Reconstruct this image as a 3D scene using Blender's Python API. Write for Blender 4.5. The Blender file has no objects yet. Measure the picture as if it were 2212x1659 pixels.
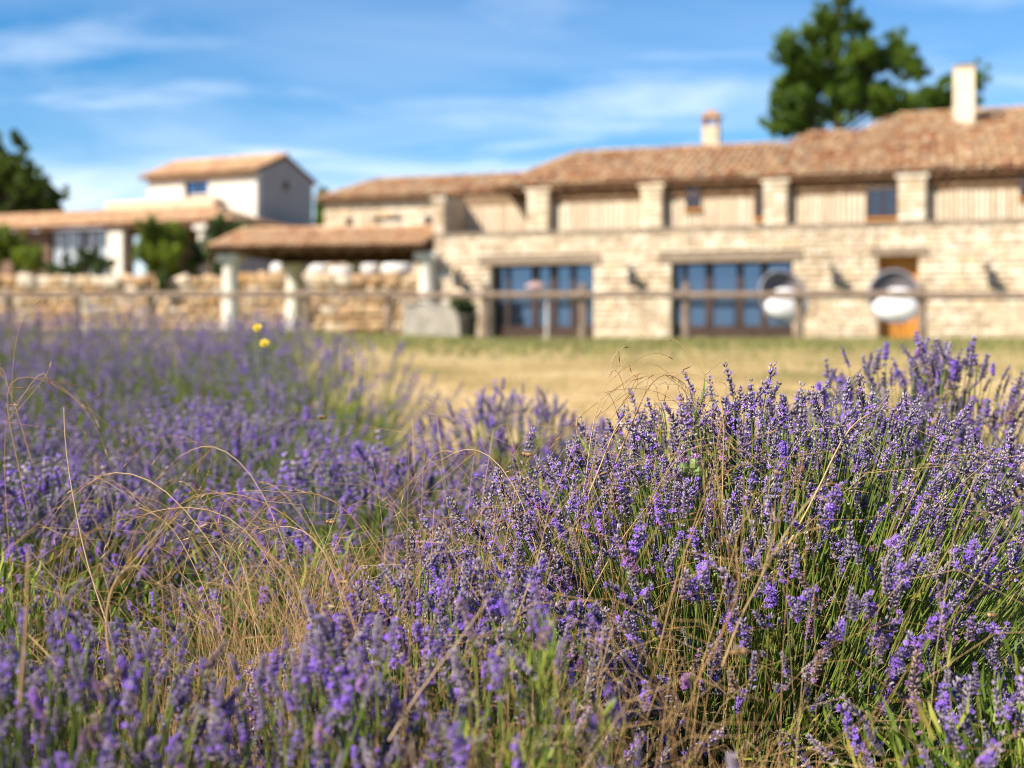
import bpy, math, random
import numpy as np
from mathutils import Vector, Matrix

# ------------------------------------------------------------------ camera, sky, sun, exposure
sc = bpy.context.scene
H = 0.75                      # camera height above the foot of the lavender
FPX = 2765.0                  # focal length in pixels of a 2212 px wide picture
cam_d = bpy.data.cameras.new('camera'); cam = bpy.data.objects.new('camera', cam_d)
sc.collection.objects.link(cam); sc.camera = cam
cam.location = (0, 0, H); cam.rotation_euler = (math.radians(90), 0, 0)
cam_d.sensor_width = 36; cam_d.lens = 45; cam_d.shift_y = -0.045
cam_d.clip_start = 0.05; cam_d.clip_end = 2000
cam_d.dof.use_dof = True; cam_d.dof.focus_distance = 1.47; cam_d.dof.aperture_fstop = 3.9
cam_d.dof.aperture_blades = 0

SUN = Vector((-0.62, -0.43, 0.655)).normalized()      # direction to the sun: behind the camera, to the left
world = bpy.data.worlds.new('World'); sc.world = world; world.use_nodes = True
nt = world.node_tree; nt.nodes.clear()
def wn(t, **k):
    n = nt.nodes.new(t)
    for a, b in k.items(): setattr(n, a, b)
    return n
sky = wn('ShaderNodeTexSky', sky_type='NISHITA', sun_disc=False)
sky.sun_elevation = math.asin(SUN.z); sky.sun_rotation = math.atan2(SUN.x, SUN.y)
sky.altitude = 700; sky.air_density = 1.0; sky.dust_density = 0.35; sky.ozone_density = 3.0
hsv = wn('ShaderNodeHueSaturation'); hsv.inputs['Saturation'].default_value = 1.42; hsv.inputs['Value'].default_value = 0.92
nt.links.new(sky.outputs[0], hsv.inputs['Color'])
tc = wn('ShaderNodeTexCoord'); sep = wn('ShaderNodeSeparateXYZ'); nt.links.new(tc.outputs['Generated'], sep.inputs[0])
def wm(op, a, b=None, clamp=False):
    n = wn('ShaderNodeMath', operation=op, use_clamp=clamp)
    for i, v in enumerate((a, b)):
        if v is None: continue
        if isinstance(v, (int, float)): n.inputs[i].default_value = v
        else: nt.links.new(v, n.inputs[i])
    return n.outputs[0]
zc = wm('ADD', wm('MAXIMUM', sep.outputs[2], 0.0), 0.14)
cmb = wn('ShaderNodeCombineXYZ')
nt.links.new(wm('DIVIDE', sep.outputs[0], zc), cmb.inputs[0]); nt.links.new(wm('DIVIDE', sep.outputs[1], zc), cmb.inputs[1])
mp = wn('ShaderNodeMapping'); mp.inputs['Rotation'].default_value = (0, 0, 0.5); mp.inputs['Scale'].default_value = (0.55, 1.1, 1); mp.inputs['Location'].default_value = (3.1, 1.7, 0)
nt.links.new(cmb.outputs[0], mp.inputs[0])
n1 = wn('ShaderNodeTexNoise'); n1.inputs['Scale'].default_value = 1.15; n1.inputs['Detail'].default_value = 5; n1.inputs['Roughness'].default_value = 0.5; n1.inputs['Distortion'].default_value = 0.7
nt.links.new(mp.outputs[0], n1.inputs['Vector'])
cr = wn('ShaderNodeValToRGB'); cr.color_ramp.elements[0].position = 0.40; cr.color_ramp.elements[0].color = (0, 0, 0, 1)
cr.color_ramp.elements[1].position = 0.70; cr.color_ramp.elements[1].color = (1, 1, 1, 1)
nt.links.new(n1.outputs[0], cr.inputs[0])
n2_ = wn('ShaderNodeTexNoise'); n2_.inputs['Scale'].default_value = 2.3; n2_.inputs['Detail'].default_value = 6; n2_.inputs['Roughness'].default_value = 0.55; n2_.inputs['Distortion'].default_value = 0.4
nt.links.new(mp.outputs[0], n2_.inputs['Vector'])
cr2 = wn('ShaderNodeValToRGB'); cr2.color_ramp.elements[0].position = 0.45; cr2.color_ramp.elements[0].color = (0, 0, 0, 1); cr2.color_ramp.elements[1].position = 0.68; cr2.color_ramp.elements[1].color = (1, 1, 1, 1)
nt.links.new(n2_.outputs[0], cr2.inputs[0])
cloud = wm('MAXIMUM', wm('MULTIPLY', cr.outputs[0], 0.72), cr2.outputs[0])
low = wm('SUBTRACT', 1.0, wm('MULTIPLY', wm('MAXIMUM', sep.outputs[2], 0.0), 2.9), True)
fac = wm('ADD', wm('MULTIPLY', wm('MULTIPLY', cloud, low), 0.85), wm('MULTIPLY', wm('POWER', low, 4.0), 0.36), True)
mixc = wn('ShaderNodeMixRGB'); mixc.inputs[2].default_value = (7.8, 8.4, 9.2, 1)
nt.links.new(fac, mixc.inputs[0]); nt.links.new(hsv.outputs[0], mixc.inputs[1])
bg = wn('ShaderNodeBackground'); bg.inputs['Strength'].default_value = 0.085
nt.links.new(mixc.outputs[0], bg.inputs[0])
wo = wn('ShaderNodeOutputWorld'); nt.links.new(bg.outputs[0], wo.inputs[0])

sun_d = bpy.data.lights.new('sun', 'SUN'); sun = bpy.data.objects.new('sun', sun_d); sc.collection.objects.link(sun)
sun_d.energy = 4.6; sun_d.angle = math.radians(0.53); sun_d.color = (1.0, 0.91, 0.77)
sun.rotation_euler = SUN.to_track_quat('Z', 'Y').to_euler(); sun.location = (-30, -20, 40)

sc.view_settings.view_transform = 'Standard'; sc.view_settings.look = 'None'
sc.view_settings.exposure = 1.02; sc.view_settings.gamma = 1.0; sc.view_settings.use_curve_mapping = False
sc.cycles.use_denoising = True; sc.cycles.filter_width = 0.95
sc.cycles.max_bounces = 6; sc.cycles.diffuse_bounces = 3; sc.cycles.transmission_bounces = 4; sc.cycles.transparent_max_bounces = 6

COL = sc.collection
rng = np.random.default_rng(7)
random.seed(7)

# ------------------------------------------------------------------ helpers
def tag(o, label=None, cat=None, group=None, kind=None):
    if label: o['label'] = label
    if cat: o['category'] = cat
    if group: o['group'] = group
    if kind: o['kind'] = kind
    return o
def empty(name, loc=(0, 0, 0), label=None, cat=None, group=None):
    o = bpy.data.objects.new(name, None); COL.objects.link(o); o.location = loc; o.empty_display_size = 0.1
    return tag(o, label, cat, group)
def link(name, me, parent=None, mat=None, M=None):
    o = bpy.data.objects.new(name, me); COL.objects.link(o)
    if mat and not me.materials: me.materials.append(mat)
    if parent:
        o.parent = parent; o.matrix_parent_inverse = wmat(parent).inverted()
    if M is not None: o.matrix_basis = M
    return o
def wmat(o):
    m = o.matrix_basis
    return wmat(o.parent) @ o.matrix_parent_inverse @ m if o.parent else m.copy()
def mesh_np(name, V, faces, col=None, smooth=False):
    """V (n,3); faces: list of int arrays (m,k)"""
    me = bpy.data.meshes.new(name)
    V = np.asarray(V, dtype=np.float32)
    faces = [np.asarray(f, dtype=np.int32) for f in faces if len(f)]
    me.vertices.add(len(V)); me.vertices.foreach_set('co', V.ravel())
    nl = sum(f.size for f in faces); nf = sum(len(f) for f in faces)
    me.loops.add(nl); me.polygons.add(nf)
    me.loops.foreach_set('vertex_index', np.concatenate([f.ravel() for f in faces]))
    sizes = np.concatenate([np.full(len(f), f.shape[1], dtype=np.int32) for f in faces])
    starts = np.concatenate([[0], np.cumsum(sizes)[:-1]]).astype(np.int32)
    me.polygons.foreach_set('loop_start', starts)
    if smooth: me.polygons.foreach_set('use_smooth', np.ones(nf, dtype=bool))
    me.update(calc_edges=True)
    if col is not None:
        a = me.color_attributes.new('Col', 'FLOAT_COLOR', 'POINT')
        c = np.ones((len(V), 4), dtype=np.float32); c[:, :3] = col
        a.data.foreach_set('color', c.ravel())
    me.validate()
    return me
def join_inst(V, F, Ms, C=None, tint=None):
    """template V,F(tri) copied with matrices Ms (m,4,4)"""
    V = np.asarray(V); F = np.asarray(F); Ms = np.asarray(Ms); m, n = len(Ms), len(V)
    W = np.einsum('mij,nj->mni', Ms[:, :3, :3], V) + Ms[:, None, :3, 3]
    FF = (F[None] + (np.arange(m) * n)[:, None, None]).reshape(-1, F.shape[1])
    CC = None
    if C is not None:
        CC = np.broadcast_to(C[None], (m, n, 3)).copy()
        if tint is not None: CC *= tint[:, None, :]
        CC = CC.reshape(-1, 3)
    return W.reshape(-1, 3), FF, CC
def frame_z(d, roll=0.0):
    """3x3 with z axis along d"""
    d = np.asarray(d, float); d = d / np.linalg.norm(d)
    a = np.array([1., 0, 0]) if abs(d[0]) < .8 else np.array([0, 1., 0])
    x = np.cross(a, d); x /= np.linalg.norm(x); y = np.cross(d, x)
    c, s = math.cos(roll), math.sin(roll)
    return np.stack([x * c + y * s, -x * s + y * c, d], axis=1)
def M4(R, t):
    m = np.eye(4); m[:3, :3] = R; m[:3, 3] = t; return m
class MB:
    def __init__(self): self.v = []; self.f = []
    def quad(self, *p):
        i = len(self.v); self.v += [tuple(q) for q in p]; self.f.append(tuple(range(i, i + len(p))))
    def box(self, lo, hi, F=None):
        c = [(x, y, z) for z in (lo[2], hi[2]) for y in (lo[1], hi[1]) for x in (lo[0], hi[0])]
        if F: c = [tuple(F(*q)) for q in c]
        i = len(self.v); self.v += c
        self.f += [tuple(i + k for k in q) for q in ((0, 2, 3, 1), (4, 5, 7, 6), (0, 1, 5, 4), (2, 6, 7, 3), (0, 4, 6, 2), (1, 3, 7, 5))]
    def tube(self, pts, r, n=8, cap=True):
        pts = [Vector(p) for p in pts]; rr = r if hasattr(r, '__len__') else [r] * len(pts)
        i0 = len(self.v)
        for k, p in enumerate(pts):
            d = pts[min(k + 1, len(pts) - 1)] - pts[max(k - 1, 0)]
            R = frame_z(d)
            for j in range(n):
                a = 2 * math.pi * j / n
                self.v.append(tuple(p + Vector(R[:, 0] * math.cos(a) * rr[k] + R[:, 1] * math.sin(a) * rr[k])))
        for k in range(len(pts) - 1):
            for j in range(n):
                a, b = i0 + k * n + j, i0 + k * n + (j + 1) % n
                self.f.append((a, b, b + n, a + n))
        if cap:
            self.f.append(tuple(i0 + j for j in reversed(range(n)))); self.f.append(tuple(i0 + (len(pts) - 1) * n + j for j in range(n)))
    def lathe(self, prof, n=16, at=(0, 0, 0), R=None):
        i0 = len(self.v)
        for r, z in prof:
            for j in range(n):
                a = 2 * math.pi * j / n
                q = Vector((r * math.cos(a), r * math.sin(a), z))
                if R is not None: q = Vector(R @ np.array(q))
                self.v.append(tuple(Vector(at) + q))
        for k in range(len(prof) - 1):
            for j in range(n):
                a, b = i0 + k * n + j, i0 + k * n + (j + 1) % n
                self.f.append((a, b, b + n, a + n))
        self.f.append(tuple(i0 + j for j in reversed(range(n)))); self.f.append(tuple(i0 + (len(prof) - 1) * n + j for j in range(n)))
    def mesh(self, name, smooth=False):
        me = bpy.data.meshes.new(name); me.from_pydata(self.v, [], self.f)
        if smooth:
            for p in me.polygons: p.use_smooth = True
        me.update(); return me
    def build(self, name, parent=None, mat=None, smooth=False):
        return link(name, self.mesh(name, smooth), parent, mat)

# ------------------------------------------------------------------ materials
def new_mat(name):
    m = bpy.data.materials.new(name); m.use_nodes = True
    nt = m.node_tree; b = nt.nodes['Principled BSDF']; return m, nt, b
def rnd(nt):
    """0..1 random for each piece, whether an object of its own or an island"""
    g = nt.nodes.new('ShaderNodeNewGeometry'); o = nt.nodes.new('ShaderNodeObjectInfo')
    a = nt.nodes.new('ShaderNodeMath'); a.operation = 'ADD'; f = nt.nodes.new('ShaderNodeMath'); f.operation = 'FRACT'
    nt.links.new(g.outputs['Random Per Island'], a.inputs[0]); nt.links.new(o.outputs['Random'], a.inputs[1]); nt.links.new(a.outputs[0], f.inputs[0])
    return f.outputs[0]
def ramp(nt, src, cols, interp='LINEAR'):
    r = nt.nodes.new('ShaderNodeValToRGB'); r.color_ramp.interpolation = interp
    while len(r.color_ramp.elements) < len(cols): r.color_ramp.elements.new(0.5)
    for e, (p, c) in zip(r.color_ramp.elements, cols): e.position = p; e.color = (*c, 1)
    nt.links.new(src, r.inputs[0]); return r.outputs[0]
def noise(nt, scale, detail=4, rough=0.55, coord='Object', stretch=None):
    t = nt.nodes.new('ShaderNodeTexCoord'); n = nt.nodes.new('ShaderNodeTexNoise')
    n.inputs['Scale'].default_value = scale; n.inputs['Detail'].default_value = detail; n.inputs['Roughness'].default_value = rough
    src = t.outputs[coord] if coord != 'World' else None
    if coord == 'World':
        g = nt.nodes.new('ShaderNodeNewGeometry'); src = g.outputs['Position']
    if stretch:
        mpn = nt.nodes.new('ShaderNodeMapping'); mpn.inputs['Scale'].default_value = stretch; nt.links.new(src, mpn.inputs[0]); src = mpn.outputs[0]
    nt.links.new(src, n.inputs['Vector']); return n.outputs[0]
def mixrgb(nt, fac, a, b, mode='MIX'):
    m = nt.nodes.new('ShaderNodeMixRGB'); m.blend_type = mode
    for i, v in ((0, fac), (1, a), (2, b)):
        if isinstance(v, (int, float)): m.inputs[i].default_value = v
        elif isinstance(v, tuple): m.inputs[i].default_value = (*v, 1)
        else: nt.links.new(v, m.inputs[i])
    return m.outputs[0]
def bump(nt, b, src, strength=0.4, dist=0.02):
    n = nt.nodes.new('ShaderNodeBump'); n.inputs['Strength'].default_value = strength; n.inputs['Distance'].default_value = dist
    nt.links.new(src, n.inputs['Height']); nt.links.new(n.outputs[0], b.inputs['Normal'])
def mat_ramp(name, cols, rough=0.85, nscale=None, namp=0.35, bmp=0.0, coord='World', spec=0.25):
    """a ramp of colours picked per piece, with grain"""
    m, nt, b = new_mat(name); c = ramp(nt, rnd(nt), cols)
    if nscale:
        n = noise(nt, nscale, coord=coord); g = ramp(nt, n, [(0.25, (1 - namp,) * 3), (0.75, (1 + namp * .4,) * 3)])
        c = mixrgb(nt, 1.0, c, g, 'MULTIPLY')
        if bmp: bump(nt, b, n, bmp)
    nt.links.new(c, b.inputs['Base Color']); b.inputs['Roughness'].default_value = rough; b.inputs['Specular IOR Level'].default_value = spec
    return m
def mat_noise(name, cols, scale, rough=0.85, bmp=0.3, stretch=None, coord='World', dist=0.02, spec=0.25, detail=5):
    m, nt, b = new_mat(name); n = noise(nt, scale, detail, stretch=stretch, coord=coord)
    nt.links.new(ramp(nt, n, cols), b.inputs['Base Color']); b.inputs['Roughness'].default_value = rough; b.inputs['Specular IOR Level'].default_value = spec
    if bmp: bump(nt, b, n, bmp, dist)
    return m
def patchy(nt, cols, scale=1.1):
    c = ramp(nt, rnd(nt), cols); n = noise(nt, scale, 3, .6, coord='World')
    return mixrgb(nt, 1.0, c, ramp(nt, n, [(0.35, (.45, .5, .5)), (0.62, (1.5, 1.4, 1.2))]), 'MULTIPLY')
def leafy(name, color_fn, trans=0.3, rough=0.6, spec=0.3):
    """thin plant matter: principled + some light through the leaf"""
    m, nt, b = new_mat(name); c = color_fn(nt); nt.links.new(c, b.inputs['Base Color'])
    b.inputs['Roughness'].default_value = rough; b.inputs['Specular IOR Level'].default_value = spec
    t = nt.nodes.new('ShaderNodeBsdfTranslucent'); nt.links.new(c, t.inputs[0])
    mx = nt.nodes.new('ShaderNodeMixShader'); mx.inputs[0].default_value = trans
    out = nt.nodes['Material Output']; nt.links.new(b.outputs[0], mx.inputs[1]); nt.links.new(t.outputs[0], mx.inputs[2]); nt.links.new(mx.outputs[0], out.inputs[0])
    return m
def vcol(nt):
    a = nt.nodes.new('ShaderNodeAttribute'); a.attribute_name = 'Col'; return a.outputs['Color']
def lav_col(nt):
    o = nt.nodes.new('ShaderNodeObjectInfo')
    t = ramp(nt, o.outputs['Random'], [(0, (0.72, 0.68, 0.80)), (0.25, (1.15, 1.12, 1.04)), (0.5, (0.90, 0.82, 1.02)), (0.7, (1.28, 1.22, 1.20)), (0.86, (1.0, 0.92, 1.10)), (0.93, (1.22, 1.0, 0.72)), (1, (0.95, 0.74, 0.5))])
    return mixrgb(nt, 1.0, vcol(nt), t, 'MULTIPLY')
def mat_stained(name, cols, rough, nscale, namp, bmp):
    """limestone: a colour for each stone, with weather stains in drifts across the wall"""
    m, nt, b = new_mat(name); c = ramp(nt, rnd(nt), cols); n = noise(nt, nscale, coord='World'); n2 = noise(nt, .55, 5, .65, coord='World', stretch=(1, 1, .55))
    c = mixrgb(nt, 1.0, c, ramp(nt, n, [(0.25, (1 - namp,) * 3), (0.75, (1 + namp * .3,) * 3)]), 'MULTIPLY')
    c = mixrgb(nt, 1.0, c, ramp(nt, n2, [(0.34, (.86, .83, .79)), (0.5, (1, 1, 1)), (0.66, (1.06, 1.07, 1.09))]), 'MULTIPLY')
    bump(nt, b, n, bmp); nt.links.new(c, b.inputs['Base Color']); b.inputs['Roughness'].default_value = rough; b.inputs['Specular IOR Level'].default_value = .2
    return m
def mat_lichen(name, cols, rough, nscale, namp, bmp, amt=.75):
    """clay tiles: a colour for each tile, drifting in patches to lichen tan and grey"""
    m, nt, b = new_mat(name); c = ramp(nt, rnd(nt), cols); n = noise(nt, nscale, coord='World'); n2 = noise(nt, .8, 4, .6, coord='World')
    c = mixrgb(nt, ramp(nt, n2, [(0.42, (0, 0, 0)), (0.66, (amt,) * 3)]), c, ramp(nt, n, [(0.3, (0.34, 0.24, 0.15)), (0.7, (0.66, 0.50, 0.30))]))
    c = mixrgb(nt, 1.0, c, ramp(nt, n, [(0.25, (1 - namp,) * 3), (0.75, (1 + namp * .4,) * 3)]), 'MULTIPLY')
    bump(nt, b, n, bmp); nt.links.new(c, b.inputs['Base Color']); b.inputs['Roughness'].default_value = rough; b.inputs['Specular IOR Level'].default_value = .2
    return m
M = {}
M['lav'] = leafy('lavender_flower', lav_col, 0.22, 0.7, 0.2)
M['stem'] = leafy('lavender_stem', lambda nt: ramp(nt, rnd(nt), [(0, (0.09, 0.15, 0.022)), (0.7, (0.18, 0.24, 0.045)), (0.95, (0.27, 0.29, 0.08)), (1, (0.36, 0.25, 0.11))]), 0.15, 0.55)
M['leaf'] = leafy('lavender_leaf', lambda nt: ramp(nt, rnd(nt), [(0, (0.075, 0.13, 0.015)), (0.5, (0.17, 0.25, 0.03)), (0.85, (0.30, 0.34, 0.055)), (1, (0.42, 0.33, 0.08))]), 0.25, 0.55)
M['straw'] = leafy('dry_grass', lambda nt: ramp(nt, rnd(nt), [(0, (0.34, 0.18, 0.07)), (0.5, (0.52, 0.32, 0.14)), (0.85, (0.64, 0.45, 0.22)), (1, (0.58, 0.43, 0.30))]), 0.25, 0.6)
M['dryground'] = leafy('dry_meadow_grass', lambda nt: ramp(nt, rnd(nt), [(0, (0.40, 0.28, 0.11)), (0.5, (0.58, 0.42, 0.20)), (0.82, (0.70, 0.54, 0.30)), (0.86, (0.26, 0.27, 0.08)), (1, (0.20, 0.24, 0.06))]), 0.25, 0.7)
M['greengrass'] = leafy('green_lawn_grass', lambda nt: ramp(nt, rnd(nt), [(0, (0.12, 0.15, 0.035)), (0.45, (0.20, 0.22, 0.06)), (0.7, (0.34, 0.29, 0.11)), (1, (0.50, 0.38, 0.17))]), 0.25, 0.6)
M['pine'] = leafy('pine_needles', lambda nt: patchy(nt, [(0, (0.05, 0.11, 0.018)), (0.6, (0.12, 0.22, 0.026)), (1, (0.25, 0.34, 0.04))]), 0.45, 0.5)
M['tree'] = leafy('tree_leaves', lambda nt: patchy(nt, [(0, (0.05, 0.09, 0.015)), (0.6, (0.10, 0.16, 0.025)), (1, (0.22, 0.28, 0.05))]), 0.35, 0.5)
M['shrub'] = leafy('shrub_leaves', lambda nt: patchy(nt, [(0, (0.07, 0.12, 0.012)), (0.6, (0.15, 0.23, 0.02)), (1, (0.30, 0.34, 0.035))]), 0.25, 0.5)
M['ivy'] = leafy('ivy_leaves', lambda nt: patchy(nt, [(0, (0.03, 0.06, 0.015)), (0.6, (0.06, 0.11, 0.025)), (1, (0.14, 0.17, 0.05))]), 0.2, 0.5)
M['thistle'] = leafy('thistle_leaf', lambda nt: ramp(nt, rnd(nt), [(0, (0.13, 0.21, 0.06)), (1, (0.27, 0.35, 0.11))]), 0.25, 0.5)
M['bark'] = mat_noise('bark', [(0.3, (0.04, 0.027, 0.018)), (0.7, (0.10, 0.07, 0.05))], 6, bmp=0.6, stretch=(1, 1, 0.3))
M['mortar'] = mat_noise('lime_mortar', [(0.3, (0.58, 0.46, 0.33)), (0.7, (0.72, 0.60, 0.46))], 4, bmp=0.3)
M['stone'] = mat_stained('pale_limestone', [(0, (0.56, 0.43, 0.30)), (0.3, (0.71, 0.56, 0.39)), (0.65, (0.78, 0.64, 0.47)), (0.92, (0.83, 0.73, 0.58)), (1, (0.72, 0.50, 0.29))], 0.9, 3, 0.3, 0.3)
M['rubble'] = mat_ramp('ochre_rubble_stone', [(0, (0.46, 0.28, 0.14)), (0.3, (0.62, 0.41, 0.23)), (0.6, (0.68, 0.50, 0.31)), (0.85, (0.70, 0.58, 0.45)), (1, (0.66, 0.36, 0.14))], 0.9, 4, 0.5, 0.6)
M['chalk'] = mat_ramp('white_boulder', [(0, (0.62, 0.57, 0.52)), (1, (0.80, 0.77, 0.74))], 0.9, 4, 0.3, 0.5)
M['tile'] = mat_lichen('clay_canal_tile', [(0, (0.24, 0.095, 0.05)), (0.25, (0.38, 0.165, 0.075)), (0.5, (0.47, 0.245, 0.12)), (0.72, (0.54, 0.34, 0.18)), (0.9, (0.60, 0.45, 0.29)), (1, (0.26, 0.18, 0.13))], 0.9, 5, 0.45, 0.4, .55)
M['tilepale'] = mat_lichen('sun_bleached_tile', [(0, (0.46, 0.22, 0.11)), (0.4, (0.62, 0.36, 0.19)), (0.8, (0.70, 0.47, 0.28)), (1, (0.50, 0.29, 0.18))], 0.9, 5, 0.35, 0.4, .35)
M['underroof'] = mat_noise('roof_bed', [(0.3, (0.16, 0.08, 0.045)), (0.7, (0.30, 0.16, 0.09))], 5, bmp=0.2)
M['timber'] = mat_noise('dark_timber', [(0.3, (0.06, 0.030, 0.014)), (0.7, (0.15, 0.075, 0.032))], 9, bmp=0.3, stretch=(.4, 3, 3))
M['weathered'] = mat_noise('weathered_fence_wood', [(0.3, (0.14, 0.095, 0.068)), (0.7, (0.30, 0.22, 0.165))], 6, bmp=0.4, stretch=(2, 2, .6))
M['lintel'] = mat_noise('grey_oak_lintel', [(0.3, (0.17, 0.125, 0.085)), (0.7, (0.34, 0.26, 0.19))], 7, bmp=0.5, stretch=(.4, .4, 3))
M['board'] = mat_ramp('pale_board', [(0, (0.68, 0.52, 0.36)), (0.5, (0.76, 0.61, 0.44)), (1, (0.80, 0.68, 0.52))], 0.8, 8, 0.3, 0.3)
M['gap'] = mat_noise('board_backing', [(0.3, (0.20, 0.125, 0.07)), (0.7, (0.28, 0.19, 0.115))], 5, bmp=0.2)
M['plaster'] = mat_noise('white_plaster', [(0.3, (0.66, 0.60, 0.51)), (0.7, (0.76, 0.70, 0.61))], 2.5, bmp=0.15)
M['shadeplaster'] = mat_noise('shade_grey_plaster', [(0.3, (0.35, 0.30, 0.28)), (0.7, (0.43, 0.375, 0.35))], 2.5, bmp=0.15)  # plaster darkened to grey: shade of the right-hand walls put into the colour
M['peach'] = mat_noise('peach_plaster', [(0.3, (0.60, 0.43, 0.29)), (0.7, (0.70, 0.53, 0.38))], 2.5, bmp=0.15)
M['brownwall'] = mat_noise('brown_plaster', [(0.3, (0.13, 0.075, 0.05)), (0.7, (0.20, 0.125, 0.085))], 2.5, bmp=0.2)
M['whitestone'] = mat_noise('white_column_stone', [(0.3, (0.64, 0.58, 0.48)), (0.7, (0.78, 0.72, 0.62))], 5, bmp=0.3)
M['greystone'] = mat_noise('grey_trough_stone', [(0.3, (0.28, 0.25, 0.21)), (0.7, (0.46, 0.41, 0.35))], 5, bmp=0.5)
M['brownframe'] = mat_noise('brown_window_frame', [(0.3, (0.045, 0.026, 0.020)), (0.7, (0.08, 0.05, 0.04))], 8, bmp=0.1, rough=0.5)
M['orangewood'] = mat_noise('varnished_door_wood', [(0.3, (0.44, 0.17, 0.025)), (0.7, (0.58, 0.25, 0.045))], 6, bmp=0.2, stretch=(4, 4, .4), rough=0.5)
M['iron'] = mat_noise('dark_iron', [(0.3, (0.03, 0.027, 0.025)), (0.7, (0.07, 0.06, 0.05))], 10, bmp=0.2, rough=0.6)
M['wicker'] = mat_noise('dark_wicker', [(0.3, (0.06, 0.055, 0.06)), (0.7, (0.11, 0.10, 0.105))], 30, bmp=0.5, rough=0.6)
M['podcloth'] = mat_noise('grey_pod_lining', [(0.3, (0.13, 0.115, 0.12)), (0.7, (0.19, 0.17, 0.175))], 20, bmp=0.4, rough=0.95, spec=.05)
M['rim'] = mat_noise('grey_rim', [(0.3, (0.22, 0.22, 0.25)), (0.7, (0.32, 0.32, 0.36))], 20, bmp=0.1, rough=0.5)
M['cushion'] = mat_noise('white_cushion', [(0.3, (0.76, 0.74, 0.75)), (0.7, (0.82, 0.80, 0.80))], 3, bmp=0.15)
M['curtain'] = mat_noise('pale_curtain', [(0.35, (0.35, 0.42, 0.48)), (0.65, (0.70, 0.74, 0.76))], 6, bmp=0.3, stretch=(3, 3, 0.1))
M['pinkcloth'] = mat_noise('pink_cloth', [(0.3, (0.40, 0.26, 0.25)), (0.7, (0.48, 0.33, 0.31))], 5, bmp=0.1)
M['yellow'] = mat_ramp('yellow_petal', [(0, (0.85, 0.58, 0.01)), (1, (0.88, 0.68, 0.02))], 0.6)
M['pinkflower'] = mat_ramp('thistle_floret', [(0, (0.42, 0.16, 0.42)), (1, (0.60, 0.30, 0.58))], 0.6)
def glass(name, tint, refl):
    m, nt, b = new_mat(name); b.inputs['Base Color'].default_value = (0.012, 0.02, 0.035, 1); b.inputs['Roughness'].default_value = 0.3
    n = noise(nt, 0.7, 2, coord='World')
    g = nt.nodes.new('ShaderNodeBsdfGlossy'); g.inputs['Roughness'].default_value = 0.04; g.inputs['Color'].default_value = (*tint, 1)
    bp = nt.nodes.new('ShaderNodeBump'); bp.inputs['Strength'].default_value = 0.05; bp.inputs['Distance'].default_value = 0.05
    nt.links.new(n, bp.inputs['Height']); nt.links.new(bp.outputs[0], g.inputs['Normal'])
    mx = nt.nodes.new('ShaderNodeMixShader'); mx.inputs[0].default_value = refl
    nt.links.new(b.outputs[0], mx.inputs[1]); nt.links.new(g.outputs[0], mx.inputs[2]); nt.links.new(mx.outputs[0], nt.nodes['Material Output'].inputs[0])
    return m
M['glass'] = glass('blue_tinted_glass', (0.21, 0.34, 0.56), 0.38)
M['darkglass'] = glass('dark_small_window', (0.6, 0.55, 0.62), 0.10)
M['glass2'] = glass('pale_window_glass', (0.62, 0.55, 0.66), 0.28)

# ------------------------------------------------------------------ ground
YS = [-400, 0.5, 2.5, 4, 8, 15, 25, 31, 400]; ZS = [0.0, 0.0, 0.02, 0.10, 0.36, 0.58, 0.67, 0.70, 0.70]
def smooth_noise(x, y, s, seed=0):
    return (np.sin(x * s + seed) * np.cos(y * s * 1.13 + seed * 2.1) + 0.5 * np.sin(x * s * 2.3 + y * s * 1.7 + seed * .7)) / 1.5
def gz(x, y):
    x = np.asarray(x, float); y = np.asarray(y, float)
    z = np.interp(y, YS, ZS)
    left = np.clip((-x - 0.5) / 4.0, 0, 1) * np.clip((y - 4) / 8, 0, 1)
    z = z + 0.16 * left * np.clip((40 - y) / 6, 0, 1)
    near = np.clip((30 - np.hypot(x, y - 2)) / 20, 0, 1)
    return z + near * (0.015 * smooth_noise(x, y, 2.1, 1) + 0.006 * smooth_noise(x, y, 9, 3))
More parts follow.
